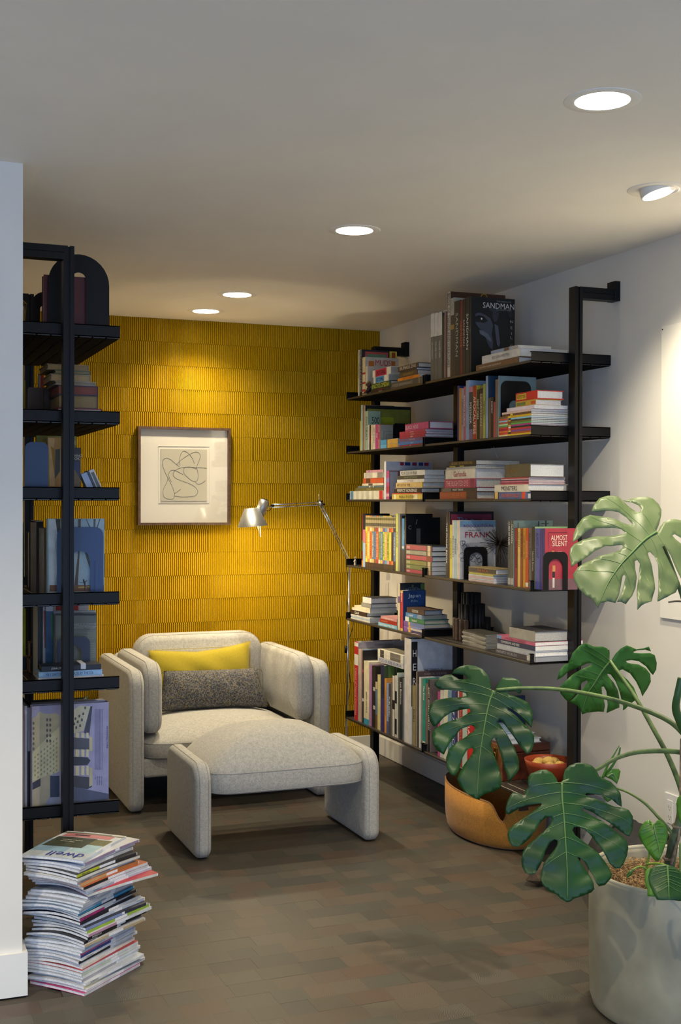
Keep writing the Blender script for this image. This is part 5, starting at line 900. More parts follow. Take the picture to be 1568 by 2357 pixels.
# fourth
Yf_ = 4.16; standing('c', 3, [(406, 1078, 276, 1140, Yf_+.012, .03, '8ea8b8', 'large art book with a misty forest on its cover', {'shapes': [([(420, 280), (500, 280), (530, 420), (500, 600), (520, 900), (480, 1130), (425, 1130)], 'b4c8d8'), ([(500, 280), (560, 280), (556, 700)], '3c4440'), ([(770, 280), (800, 280), (790, 600), (760, 1130), (715, 1130), (765, 700)], '4c4034'), ([(840, 640), (870, 640), (905, 780), (905, 860), (870, 760)], '4a4a44'), ([(950, 280), (975, 280), (968, 430), (950, 430)], '4c4844'), ([(860, 280), (868, 280), (930, 420), (915, 420)], '4c4844'), ([(1020, 280), (1030, 280), (985, 420), (975, 420)], '4c4844'), ([(430, 1060), (1070, 1060), (1070, 1132), (430, 1132)], '6c4c34'),
   ([(770, 1078), (905, 1066), (905, 1090), (770, 1095)], 'a88c4c'), ([(822, 1005), (842, 1002), (856, 1040), (852, 1075), (842, 1078), (836, 1040)], '14181c'), ([(786, 1028), (830, 1028), (830, 1034), (786, 1032)], '14181c'), ([(845, 1020), (872, 1000), (876, 1004), (850, 1030)], '14181c'), ([(842, 1072), (852, 1072), (848, 1128), (840, 1120)], '14181c'), ([(850, 1070), (890, 1085), (888, 1090), (850, 1078)], '14181c'), ([(826, 990), (838, 990), (838, 1004), (826, 1004)], '14181c')]}),
 (367, 400, 382, 1130, 4.30, .16, '5c5044', 'taupe book beside the forest book'), (275, 355, 312, 1095, 4.47, .2, '10122c', 'thick midnight blue book'), (240, 262, 440, 1080, 4.69, .2, '1c2844', 'slim blue-black book beside the thick midnight blue one'), (96, 130, 322, 945, 4.85, .03, '6c7428', 'olive green book near the far post')])
Ya = Yf_; bookend('wide blue steel bookend with an arched opening against the forest book', X_('c', 518, Ya), X_('c', 1064, Ya), Ya, DL[3], Z_('c', 800, 376, Ya, 1145, DL[3]), .028, hole=(X_('c', 668, Ya), X_('c', 912, Ya), Z_('c', 800, 656, Ya, 1145, DL[3]), .042), slot=(X_('c', 966, Ya), X_('c', 990, Ya), Z_('c', 975, 775, Ya, 1145, DL[3])), m=M_NAVY)
o = obox('pamphlet', (X_('c', 278, 4.47), X_('c', 352, 4.47), 4.475, 4.62, Z_('c', 300, 312, 4.47, 1095, DL[3])+.0003, Z_('c', 300, 312, 4.47, 1095, DL[3])+.004), MC('b8b4a8'), None); tag(o, 'loose cream pamphlet lying over the midnight blue book', 'paper')
# fifth
standing('c', 4, [(293, 350, 1292, 1945, 4.30, .16, '10282c', 'dark teal book on the fifth level of the narrow shelving'), (352, 383, 1296, 1945, 4.29, .16, 'b4b8c8', 'white book with an orange middle', {'shapes': [([(358, 1360), (381, 1360), (384, 1800), (372, 1800)], 'a4543c')]}), (386, 470, 1306, 1946, 4.28, .16, '2c5c8c', 'blue book with a white head', {'shapes': [([(388, 1308), (469, 1308), (469, 1368), (388, 1368)], 'b4c0d8'), ([(448, 1405), (468, 1405), (468, 1700), (456, 1700)], '3c7c30')]}), (350, 893, 1288, 1940, 4.48, .03, 'b4b4bc', 'tall white book with a red rectangle', {'shapes': [([(505, 1292), (772, 1292), (772, 1356), (505, 1356)], 'a02020')]}),
 (474, 975, 1364, 1940, 4.31, .02, 'b8c0cc', 'white-edged slipcase behind the grey book'), (500, 985, 1395, 1935, 4.255, .02, '68706c', 'grey book whose cover carries lines of white handwriting', {'shapes': [([(505, 1397), (980, 1397), (980, 1418), (505, 1418)], '22262c')], 'txt': [('the reason for the moment of each', 845, 1515, .085, .004, 'c0c4c0', '-Y'), ('Could with all one can see in you are', 845, 1532, .085, .004, 'c0c4c0', '-Y'), ('down below the stairs where be we', 845, 1549, .085, .004, 'c0c4c0', '-Y'), ('there is nothing     A Christ Maker', 845, 1566, .085, .004, 'c0c4c0', '-Y')] + [('a distant memory of some page and a line in it', 845, y, .085, .0038, 'a4a8a4', '-Y') for y in range(1600, 1700, 18)] + [('of so much paper', 930, y, .02, .0038, 'b4b8b4', '-Y') for y in range(1750, 1930, 26)]})])
Ya = 4.215; bookend('dark blue bookend with a wide arch on the fifth level of the narrow shelving', X_('c', 518, Ya), X_('c', 910, Ya), Ya, DL[4], Z_('c', 800, 1668, Ya, 1935, DL[4]), .025, hole=(X_('c', 605, Ya), X_('c', 818, Ya), Z_('c', 760, 1768, Ya, 1935, DL[4]), .038), m=mat('1c2848', .45))
lying('c', 4.112, 2190, 4, [(300, 1072, 2118, 2188, 'd0d0d4', 'b8b4a4', 'white paperback with small ring drawings, under two others', {'L': .10}), (304, 1054, 2052, 2117, '8cb4dc', 'b8b09c', 'pale blue paperback with dark serif title', {'L': .095, 't': 'MAY SARTON   THE HOUSE BY THE SEA', 'tl': .75, 'tc': '2c3c5c', 'dx': -.003}), (338, 1040, 1990, 2051, '1c2434', '7c6a44', 'black and navy paperback with a white band, topmost of three', {'L': .09, 't': 'JOHN STEINBECK', 'tl': .32, 'dx': -.035})], spine='-Y')
o = [q for q in S.objects if q.get('label', '').startswith('black and navy paperback')][0]; zz_ = Z_('c', 800, 1990, 4.112, 2190, DL[4]); obox('white_band', (X_('c', 800, 4.112), X_('c', 860, 4.112), 4.1115, 4.203, Z_('c', 800, 2049, 4.112, 2190, DL[4]), zz_+.0008), MC('b8bcc8'), o, off=o.location)
for i, (xa, xb, ya, yb, Y) in enumerate(((185, 285, 1570, 1735, 4.55), (190, 285, 1745, 1905, 4.50), (98, 180, 1740, 1905, 4.55))):
    z0 = DL[4]+.0005 if i else None; s_ = X_('c', xb, Y)-X_('c', xa, Y); zz0 = DL[4]+.0005+(0 if i else .0575); q = thing('glass_cube', ['brown-framed glass keepsake cube stacked on another', 'brown-framed glass keepsake cube carrying another', 'blue-tinted glass keepsake cube nearest the wall end'][i], 'ornament', (max(.46, X_('c', xa, Y))+s_/2, Y+s_/2, zz0)); h_ = .056
    if not i: q.location.y = 4.50+s_/2; q.location.x = X_('c', 190, 4.5)+s_/2
    obox('glass_block', (-s_/2+.003, s_/2-.003, -s_/2+.003, s_/2-.003, .003, h_-.003), mat(['3a1c1c', '2c4058', '3c5468'][i], .1), q)
    for e in [(a, b, c) for a in (-1, 1) for b in (-1, 1) for c in 'XYZ']:
        w_ = .0022
        b = {'X': (-s_/2, s_/2, e[0]*(s_/2-w_)-w_, e[0]*(s_/2-w_)+w_, (h_/2)+e[1]*(h_/2-w_)-w_, (h_/2)+e[1]*(h_/2-w_)+w_), 'Y': (e[0]*(s_/2-w_)-w_, e[0]*(s_/2-w_)+w_, -s_/2, s_/2, (h_/2)+e[1]*(h_/2-w_)-w_, (h_/2)+e[1]*(h_/2-w_)+w_), 'Z': (e[0]*(s_/2-w_)-w_, e[0]*(s_/2-w_)+w_, e[1]*(s_/2-w_)-w_, e[1]*(s_/2-w_)+w_, 0, h_)}[e[2]]
        obox('edge_strip', b, mat('8c6a4c', .5), q)
standing('c', 4, [(95, 150, 1335, 1900, 4.80, .03, '8c9c28', 'lime green book by the far post')])
# bottom: big architecture book and neighbours
Yd = 4.125
sh_ = [([(250, 640), (300, 610), (330, 560), (355, 548), (400, 575), (470, 580), (520, 572), (560, 570), (600, 600), (600, 740), (250, 1080)], 'a8a48c'), ([(250, 1085), (420, 905), (600, 745), (600, 1320), (480, 1375), (250, 1450)], 'c0bfa0'), ([(250, 1455), (360, 1405), (480, 1350), (480, 1640), (390, 1790), (250, 1790)], 'aaa490'), ([(478, 1378), (600, 1378), (600, 1650), (478, 1655)], '30405c'), ([(480, 1662), (600, 1655), (600, 1780), (400, 1790)], '8c94b0'),
 ([(250, 1470), (355, 1410), (355, 1510), (250, 1560)], '34364c'), ([(770, 540), (860, 470), (1000, 480), (910, 800), (770, 830)], 'b0b0a0'), ([(1000, 480), (1025, 480), (985, 860), (915, 820)], '3c4054'), ([(770, 880), (985, 900), (985, 1040), (770, 1035)], '484c5c'), ([(770, 1130), (960, 1140), (1000, 1180), (960, 1240), (770, 1245)], '343848'), ([(770, 1375), (1020, 1400), (1020, 1520), (960, 1550), (770, 1520)], '3a3e4c'), ([(985, 870), (1025, 880), (1025, 1060), (985, 1060)], 'aaa68c'), ([(985, 1270), (1025, 1280), (1025, 1500), (985, 1520)], 'aaa68c'), ([(770, 1530), (830, 1530), (1235, 1610), (1235, 1720), (770, 1745)], '4c5470')]
for (xa, xb) in ((805, 852), (880, 920), (945, 978)):
    for (ya, yb) in ((820, 885), (1035, 1130), (1250, 1370)): sh_.append(([(xa, ya), (xb, ya+4), (xb, yb+4), (xa, yb)], 'bcb99c'))
for i in range(5):
    for j in range(2): x, y = 440+j*40, 655+i*68; sh_.append(([(x+13*math.cos(a), y+22*math.sin(a)) for a in [k*PI/4 for k in range(8)]], '58544c'))
for i in range(6): x, y = 265, 700+i*66; sh_.append(([(x+13*math.cos(a), y+22*math.sin(a)) for a in [k*PI/4 for k in range(8)]], '6a6658'))
for i in range(8):
    for j in range(8):
        x = 275+j*40; y = 1130+i*58-j*34
        if 260 < x < 585 and y > 1090-(x-250)*.95+20 and y < 1420-(x-250)*.33: sh_.append(([(x, y), (x+17, y-10), (x+17, y+14), (x, y+24)], '8e8c78'))
for (x, y) in ((930, 500), (905, 577), (855, 606), (805, 640), (888, 655), (835, 680), (788, 708), (866, 730), (815, 755)): sh_.append(([(x-10, y-14), (x+12, y-18), (x+12, y+16), (x-10, y+18)], '484c54'))
for i in range(6): x = 1060+i*18; sh_.append(([(x, 515), (x+5, 515), (x+5, 1300), (x, 1300)], '6c6c8c'))
standing('d', 5, [(243, 1236, 455, 1812, Yd, .04, '8e8fb4', 'oversized architecture book with concrete buildings on a lilac cover', {'shapes': sh_, 'txt': [('ARCHITECTURE', 1218, 880, .138, .006, '2c3260', '-Yd'), ('850+ buildings', 1143, 1440, .03, .004, '3c3e5c', '-Yd'), ('760+ architects', 1117, 1440, .03, .004, '3c3e5c', '-Yd'), ('100+ countries', 1090, 1440, .03, .004, '3c3e5c', '-Yd'), ('1 style', 1064, 1400, .014, .004, '3c3e5c', '-Yd')]}),
 (185, 238, 495, 1815, Yd+.045, .25, '20222c', 'black and white slim book left of the architecture book', {'shapes': [([(186, 500), (225, 500), (225, 1060), (190, 1060)], '9ca4c4')]}), (142, 183, 478, 1815, Yd+.03, .25, 'a8aabc', 'white book with a red edge near the white wall', {'shapes': [([(143, 480), (150, 480), (150, 1810), (145, 1810)], '7c3040')]}),
 (108, 965, 398, 1800, 4.42, .02, '3c4a34', 'foil-wrapped green book behind the white magazines', {'shapes': [([(760, 400), (905, 385), (960, 340), (965, 420), (770, 425)], 'a8b09c'), ([(110, 420), (600, 405), (600, 425), (110, 450)], '20242c')]}),
 (245, 1190, 425, 1800, 4.28, .015, '9a9ab0', 'white magazine right behind the architecture book'), (245, 1165, 415, 1800, 4.31, .015, 'a4a0ac', 'white magazine with a red corner behind the architecture book', {'shapes': [([(1130, 416), (1160, 416), (1163, 440), (1150, 440)], '7c2430')]})])
# ------------------------------------------------------------------ magazine stack on the floor
ORD = 'topmost,second,third,fourth,fifth,sixth,seventh,eighth,ninth,tenth,eleventh,twelfth,thirteenth,fourteenth,fifteenth,sixteenth,seventeenth,eighteenth,nineteenth,twentieth,twenty-first,twenty-second,twenty-third,twenty-fourth,twenty-fifth,twenty-sixth,twenty-seventh,twenty-eighth,twenty-ninth,thirtieth,thirty-first,thirty-second,thirty-third,thirty-fourth,thirty-fifth,thirty-sixth,thirty-seventh,thirty-eighth,thirty-ninth,fortieth,forty-first,forty-second,forty-third,bottom'.split(',')
MS = [('blue-titled', 'b8c4d0', 'c4c8cc'), ('lilac', '8c7c98', 'c0c0c4'), ('blue and red', 'c0c4cc', '8898b8'), ('pale grey', 'b8b8bc', 'b0b0b4'), ('lime and black', 'a8b02c', '2a2a2c'), ('white', 'c4c4c0', '202024'), ('grey', '8c8c94', 'c8c8c8'), ('tan and orange', 'b89468', 'a86c3c'), ('black and rust', '1c1a1c', 'a0502c'), ('white and black', 'c0c0c4', '242428'),
 ('pale blue', '98a4b8', 'b0b8c8'), ('flared white', 'c8c8c4', 'a02c3c'), ('steel grey', '8c98ac', '8c98ac'), ('white', 'd0d0d0', 'c0c4c8'), ('silver', 'a8acb8', 'a8acb8'), ('white', 'c8ccd0', '607080'), ('blue-grey', '8498b0', '6c8098'), ('cyan', '3c90b8', '1c2430'), ('white and black', 'bcc0c8', '202028'), ('magenta', 'a03070', '28283c'), ('black', '20202c', '20202c'), ('pale', 'b4bccc', 'c4c8cc'),
 ('periwinkle', '7c8cb8', '2c3040'), ('grass green', '8cac3c', '707478'), ('pink', 'b088a0', 'b4b4bc'), ('black dotted', '141418', '2c2c30'), ('black', '101014', '26262a'), ('tan-covered', 'b0a080', 'c8c8cc'), ('sky blue', '8ca8cc', 'b0bccc'), ('pale', 'bcc0cc', 'c4c8cc'), ('rose', 'b05c80', 'c0c4cc'), ('deep blue', '2c4484', 'b4bccc'), ('white', 'ccd0d4', 'c8c8c8'), ('black', '1c1c20', 'a8a8ac'), ('white', 'ccccd0', 'c8c8cc'),
 ('ivory', 'd0ccc4', 'c8c8c4'), ('white and red', 'c8ccd0', 'a83c40'), ('pale green', 'b4c0b4', 'c4c8c4'), ('white', 'd0d0d0', 'c8ccd0'), ('grey', '9c9ca4', 'b0b4bc'), ('white', 'd0d0d4', 'c0c4cc'), ('pale yellow', 'c8c4a0', 'c8c8cc'), ('white', 'ccccd0', 'c8c8cc'), ('pink-lettered', 'c0bcc4', 'b8447c')]
e1, e2 = Vector((.757, .653, 0)), Vector((-.653, .757, 0)); nearc = Vector((.612, 3.598, 0)); NM = len(MS); TH_ = .392/NM; rt = random.Random(12); MP = mat((.70, .72, .76), .85, kind='pages', scale=250, amt=.12)
def mag_mesh(L_, W_, z0, z1, bend, inset=0, nu=9, nv=7):
    bm = bmesh.new(); G = {}
    for s, z in ((0, z0), (1, z1)):
        for i in range(nu+1):
            for j in range(nv+1):
                u, v = i/nu, j/nv; G[s, i, j] = bm.verts.new((inset+u*(L_-inset*2), inset*.0+v*(W_-inset), z+bend(u, v)))
    for i in range(nu):
        for j in range(nv): bm.faces.new((G[1, i, j], G[1, i+1, j], G[1, i+1, j+1], G[1, i, j+1])); bm.faces.new((G[0, i, j], G[0, i, j+1], G[0, i+1, j+1], G[0, i+1, j]))
    for i in range(nu):
        for j in (0, nv): bm.faces.new((G[0, i, j], G[0, i+1, j], G[1, i+1, j], G[1, i, j]))
    for j in range(nv):
        for i in (0, nu): bm.faces.new((G[0, i, j], G[1, i, j], G[1, i, j+1], G[0, i, j+1]))
    return done(bm)
for q in range(NM):                                              # q counts from the bottom
    nm, c1, c2 = MS[NM-1-q]; lvl = q/(NM-1); z0 = q*TH_
    seg = [0, .06, -.03, .05, -.05, .03][int(q/8) % 6]; rz = math.atan2(e1.y, e1.x) + seg + rt.uniform(-.045, .045); turn = 0
    if NM-1-q == 11: rz -= .14
    if NM-1-q == 0: rz += .10
    amp = .012*math.sin(lvl*PI)**.6*(.6+.4*math.sin(q*.8)) + .002; L_, W_ = rt.choice(((.275, .215), (.285, .22), (.27, .21), (.29, .225)))
    def bend(u, v, amp=amp, l=lvl): return amp*(.9*math.sin(v*PI*1.1)*(1-.5*u) - .35*v) + .008*l*(math.sin(u*2.6)*.5)
    loc = nearc - e1*(.02*math.sin(q*.55)*lvl) - e2*(.012*math.sin(q*.4+1)) + Vector((rt.uniform(-.006, .006), rt.uniform(-.006, .006), z0))
    if NM-1-q == 0: loc -= e1*.012
    o_ = ORD[NM-1-q]; t = thing('magazine', '%s magazine, %s %s the floor stack' % (nm, o_, 'of' if o_ in ('topmost', 'bottom') else 'from the top of'), 'magazine', loc, rz, 'magazines in the floor stack')
    link('pages', mag_mesh(L_, W_, .0006, TH_-.0007, bend, .0015), MP, t)
    link('cover', mag_mesh(L_, W_, TH_-.0007, TH_-.0001, bend), MC(c2), t); link('cover', mag_mesh(L_, W_, .0001, .0006, bend), MC(c2), t)
    sm = mag_mesh(L_*rt.uniform(.35, .6), .0012, .0006, TH_-.0007, lambda u, v, b=bend: b(u*.5, 0)); sm.transform(Matrix.Translation((0, -.0009, 0))); link('spine', sm, MC(c1), t)
    s2 = mag_mesh(L_*.36, .0012, .0006, TH_-.0007, lambda u, v, b=bend: b(.62+u*.38, 0)); s2.transform(Matrix.Translation((L_*.62, -.0009, 0))); link('spine', s2, MC(rt.choice(['c8ccd0', 'b8bcc4', c1, c2])), t)
    w_ = {4: 'PREVIEW', 10: 'SURFACE', 13: 'SURFACE', 25: 'MONOCLE', 26: 'MONOCLE', 32: 'SURFACE', 40: 'SURFACE', 19: 'INTERIOR DESIGN', 6: 'ENTREPRENEUR'}.get(NM-1-q)
    if w_: text(w_, L_*.14, -.0012, TH_*.5+bend(.14, 0), ((1, 0, 0), (0, 0, 1)), .045, TH_*.55, 'e0e0e0' if c1[0] in '12' else '303038', t)
    if NM-1-q == 0:                                              # the printed cover on top
        def patch(u0, u1, v0, v1, cc, lift=.0004):
            me = mag_mesh(L_*(u1-u0), W_*(v1-v0), TH_-.0001, TH_+lift, lambda u, v: bend(u0+u*(u1-u0), v0+v*(v1-v0)), nu=6, nv=5); me.transform(Matrix.Translation((L_*u0, W_*v0, 0))); link('cover_print', me, MC(cc), t)
        patch(.0, .30, .0, .999, 'a8b0b8', .0002); patch(.18, .62, .45, .999, '7c98ac', .0003); patch(.36, .74, .30, .95, '3c4030', .0005); patch(.22, .5, .05, .42, '98b4bc', .0004); patch(.5, .72, .04, .3, '6c6c48', .0005); patch(.76, .90, .12, .92, 'b87878', .0005); patch(.82, .86, .5, .75, '2c2428', .0007); patch(.90, .96, .0, .999, '6c6c5c', .0003); patch(.93, .99, .02, .2, 'c8c8c0', .0006)
        text('dwell', L_*.10, W_*.36, TH_+bend(.10, .36)+.0012, ((0, 1, 0), (-1, 0, 0)), .115, .042, '26308c', t)
        text('FAMILY SPACES', L_*.60, W_*.62, TH_+bend(.6, .62)+.0015, ((0, 1, 0), (-1, 0, 0)), .07, .007, 'd8d4c4', t); text('THAT WORK', L_*.54, W_*.66, TH_+bend(.54, .66)+.0015, ((0, 1, 0), (-1, 0, 0)), .05, .007, 'd8d4c4', t)
# ------------------------------------------------------------------ felt basket under the shelving
M_FELT = wool('orange_felt', (.42, .19, .035), .18, 220, .5); M_FIN = mat((.05, .03, .02), .95)
bk_ = thing('felt_basket', 'orange-brown felt basket with a notched rim on the floor under the shelving', 'basket', (2.592, 4.70, 0)); AX, AY = .188, .31
def rim_h(a):
    # a: angle seen from above; the notch faces the room and the camera
    dn = (a-math.radians(238)+PI) % (2*PI)-PI; h = .205+.015*math.cos(a-math.radians(110))
    if dn < 0: f = 1/(1+math.exp((dn+.16)/.04)) if dn > -.5 else 1; n_ = 1-f
    else: n_ = math.exp(-(dn/.05)**2)
    return h-.075*n_*(1 if dn < .2 else 0)
def wall_mesh(off, z0):
    bm = bmesh.new(); n = 120; prof_ = [(0, .0), (.82, .0), (.90, .008), (.955, .028), (.985, .065), (.998, .12), (1.0, None)]; rings = []
    for f, z in prof_:
        ring = []
        for i in range(n):
            a = 2*PI*i/n; rr_ = f; h = rim_h(a) if z is None else min(z, rim_h(a)); ring.append(bm.verts.new(((AX-off)*rr_*math.cos(a), (AY-off)*rr_*math.sin(a), h+(z0 if z is not None and z < .1 else 0))))
        rings.append(ring)
    return bm, rings, n
bm = bmesh.new(); R_ = []
for off, seq in ((0, [(.5, 0), (.82, 0), (.90, .008), (.955, .028), (.985, .065), (.998, .12), (1, 1)]), (.007, [(1, 1), (.998, .12), (.985, .07), (.955, .034), (.90, .014), (.82, .006), (.5, .006)])):
    for f, z in seq: R_.append([bm.verts.new(((AX-off)*f*math.cos(a), (AY-off)*f*math.sin(a), rim_h(a) if z == 1 else min(z, rim_h(a)-.002))) for a in [2*PI*i/120 for i in range(120)]])
for A, B in zip(R_, R_[1:]):
    for j in range(120): bm.faces.new((A[j], A[(j+1) % 120], B[(j+1) % 120], B[j]))
bm.faces.new(R_[0][::-1]); bm.faces.new(R_[-1]); link('felt_shell', done(bm), M_FELT, bk_, smooth=True)
tube('rim_edge', [((AX-.0035)*math.cos(a), (AY-.0035)*math.sin(a), rim_h(a)) for a in [2*PI*i/120 for i in range(120)]], .0042, mat('8a6038', .9), bk_, 6, closed=True)
ha = math.radians(262); obox('handle_opening', (-.03, .03, -.002, .002, -.012, .012), M_FIN, bk_, bev=.0019).matrix_local = Matrix.Translation((AX*math.cos(ha)*1.001, AY*math.sin(ha)*1.001, .19)) @ Matrix.Rotation(math.atan2(AX*math.cos(ha)*0-AY*0, 1), 4, 'Z')
# ------------------------------------------------------------------ dark things behind the pot
bg = thing('fabric_bag', 'dark slumped fabric bag between the plant pot and the white wall', 'bag', (2.58, 3.62, 0)); rt = random.Random(3)
bm = bmesh.new(); vs = blob(bm, (0, 0, .15), .17, (.9, 1.5, .88), 3)
for v in vs: v.co.z = max(v.co.z, .001); v.co += Vector((1, 1, .6))*.03*noise.noise(v.co*9)
for v in vs: v.co.z = max(v.co.z, .001); v.co.x = min(v.co.x, .20)
link('bag_body', done(bm), mat('15151a', .7), bg)
for i, y in enumerate((-.1, .1)): tube('strap', smooth_path([Vector((-.10, y, .20)), Vector((-.04, y, .29)), Vector((.05, y, .29)), Vector((.10, y, .21))]), .009, mat('26262c', .6), bg, 6)
for i, (x, y, z) in enumerate(((2.43, 3.92, .07), (2.52, 3.99, .06), (2.40, 4.01, .05))):
    bm = bmesh.new(); vs = blob(bm, (0, 0, 0), .055, (1, .8, .9), 1)
    for v in vs: v.co *= 1+.3*noise.noise(v.co*20+Vector((i, 0, 0)))
    zmin = min(v.co.z for v in vs)
    tag(link('rock', done(bm), mat('5c4c3c', .9, kind='rock', scale=40, amt=.4), None, (x, y, -zmin)), ['brown angular rock nearest the basket behind the plant', 'brown angular rock against the shelving post', 'brown angular rock lying lowest behind the plant'][i], 'rock')
# ------------------------------------------------------------------ wall fittings
ou = thing('outlet', 'white double wall outlet low on the white wall', 'outlet', (XR, 3.769, .315)); oo = (XR, 3.72, .315)
yl = at(1533, 1820, 'X', XR).y; zt2, zb2 = at(1533, 1822, 'X', XR).z, at(1533, 1905, 'X', XR).z
ou.location = (XR, yl-.06, (zt2+zb2)/2); oo = ou.location.copy()
obox('wall_plate', (XR-.006, XR-.0005, yl-.118, yl, zb2, zt2), M_TRIM, ou, bev=.002, off=oo)
for y in (yl-.035, yl-.083):
    obox('socket_insert', (XR-.008, XR-.0055, y-.017, y+.017, zb2+.024, zt2-.024), mat((.8, .8, .78), .35), ou, bev=.001, off=oo)
    for dz in (.018, -.018):
        for dy, h in ((-.006, .004), (.006, .005)): obox('slot', (XR-.0084, XR-.0078, y+dy-.0008, y+dy+.0008, (zb2+zt2)/2+dz-h, (zb2+zt2)/2+dz+h), mat('202020', .6), ou, off=oo)
        tube('slot', [Vector((XR-.0084, y, (zb2+zt2)/2+dz-.010))-oo, Vector((XR-.0078, y, (zb2+zt2)/2+dz-.010))-oo], .002, mat('202020', .6), ou, 8)
yl = at(1528, 752, 'X', XR).y; z1, z0 = at(1528, 752, 'X', XR).z, at(1530, 1422, 'X', XR).z
cv_ = thing('canvas', 'plain off-white canvas hung on the white wall above the plant', 'canvas', (XR, yl-.5, (z0+z1)/2)); oo = cv_.location.copy()
obox('canvas_sheet', (XR-.010, XR-.001, yl-1.0, yl, z0, z1), mat((.84, .82, .75), .8, kind='weave', scale=300, amt=.03), cv_, bev=.001, off=oo)
for y in (yl-.008, yl-.992): tube('nail', [Vector((XR-.012, y, z1-.012))-oo, Vector((XR-.009, y, z1-.012))-oo], .0025, M_BLACK, cv_, 8)
# ------------------------------------------------------------------ pot and monstera
PC = Vector((2.19, 2.885, 0)); PR = .252; PH = .400
pot = thing('plant_pot', 'large cylindrical sage-grey ceramic pot on the floor holding the monstera', 'pot', PC)
def clay():
    m = mat((.30, .28, .20), .5, kind='glaze', scale=5, amt=.22, bump=0); return m
lathe('pot_wall', [(0, 0), (PR*.90, 0), (PR*.955, .012), (PR*.985, .04), (PR*.995, .12), (PR, .25), (PR, PH-.010), (PR-.003, PH-.003), (PR-.010, PH), (PR-.018, PH-.003), (PR-.022, PH-.015), (PR-.024, .30), (0, .30)], clay(), pot, 96)
tube('rim', [((PR-.011)*math.cos(a), (PR-.011)*math.sin(a), PH-.002) for a in [k*2*PI/96 for k in range(96)]], .0075, mat((.36, .34, .25), .45), pot, 8, closed=True)
SZ = PH-.035
bm = bmesh.new(); lathe_bm(bm, [(.001, SZ-.008), (.12, SZ-.010), (PR-.024, SZ-.018)], 40); tag(link('soil', done(bm), mat((.10, .06, .03), 1), pot))
rt = random.Random(8); bm = bmesh.new()
for i in range(5200):
    r = math.sqrt(rt.random())*(PR-.03); a = rt.random()*2*PI; p = Vector((r*math.cos(a), r*math.sin(a), SZ-.012+rt.random()*.022)); b = rt.random()*2*PI; L_ = rt.uniform(.008, .022); d1 = Vector((math.cos(b), math.sin(b), rt.uniform(-.3, .5)))*L_; c = Vector((rt.uniform(-1, 1), rt.uniform(-1, 1), rt.uniform(0, 1)))*.005
    q = [p-d1*.5, p+c, p+d1*.5]
    tube_bm(bm, q, .0009, 3, caps=False)
moss = tag(link('dry_moss', done(bm), mat((.40, .26, .12), .9, kind='straw', scale=60, amt=.5), None, PC), 'dry straw-coloured moss covering the soil in the large pot', 'moss', kind='stuff')
def leafmat(name, c, c2, rough=.42):
    m = bpy.data.materials.new(name); m.use_nodes = True; nt = m.node_tree; N = nt.nodes.new; L = nt.links.new; b = nt.nodes['Principled BSDF']
    b.inputs['Roughness'].default_value = rough; b.inputs['Specular IOR Level'].default_value = .36
    tc = N('ShaderNodeTexCoord'); n = N('ShaderNodeTexNoise'); n.inputs['Scale'].default_value = 9; n.inputs['Detail'].default_value = 3; L(tc.outputs['Object'], n.inputs['Vector'])
    mr = N('ShaderNodeMapRange'); mr.inputs['From Min'].default_value = .35; mr.inputs['From Max'].default_value = .7; L(n.outputs['Fac'], mr.inputs['Value'])
    mx = N('ShaderNodeMix'); mx.data_type = 'RGBA'; mx.inputs['A'].default_value = (*c, 1); mx.inputs['B'].default_value = (*c2, 1); L(mr.outputs[0], mx.inputs['Factor']); L(mx.outputs['Result'], b.inputs['Base Color'])
    n2 = N('ShaderNodeTexNoise'); n2.inputs['Scale'].default_value = 60; L(tc.outputs['Object'], n2.inputs['Vector']); bp = N('ShaderNodeBump'); bp.inputs['Strength'].default_value = .06; bp.inputs['Distance'].default_value = .003; L(n2.outputs['Fac'], bp.inputs['Height']); L(bp.outputs['Normal'], b.inputs['Normal'])
    return m
LM = leafmat('monstera_leaf', (.005, .034, .007), (.010, .060, .009)); LM2 = leafmat('monstera_leaf_sheen', (.085, .13, .05), (.13, .175, .075), .42); LM3 = leafmat('young_leaf', (.045, .15, .012), (.07, .19, .02), .3); LM4 = leafmat('monstera_underside_backlit', (.022, .10, .008), (.035, .13, .012), .5)  # sheen on one leaf and backlight on another are mixed into these greens
VEIN = mat((.085, .175, .045), .5); STEM = mat((.10, .16, .045), .5, kind='stalk', scale=40, amt=.25); BARK = mat((.22, .16, .10), .8, kind='bark', scale=60, amt=.35)
plant = thing('monstera', 'tall monstera with glossy split leaves growing from the large pot', 'plant', PC+Vector((0, 0, SZ-.01))); PO = plant.location.copy()
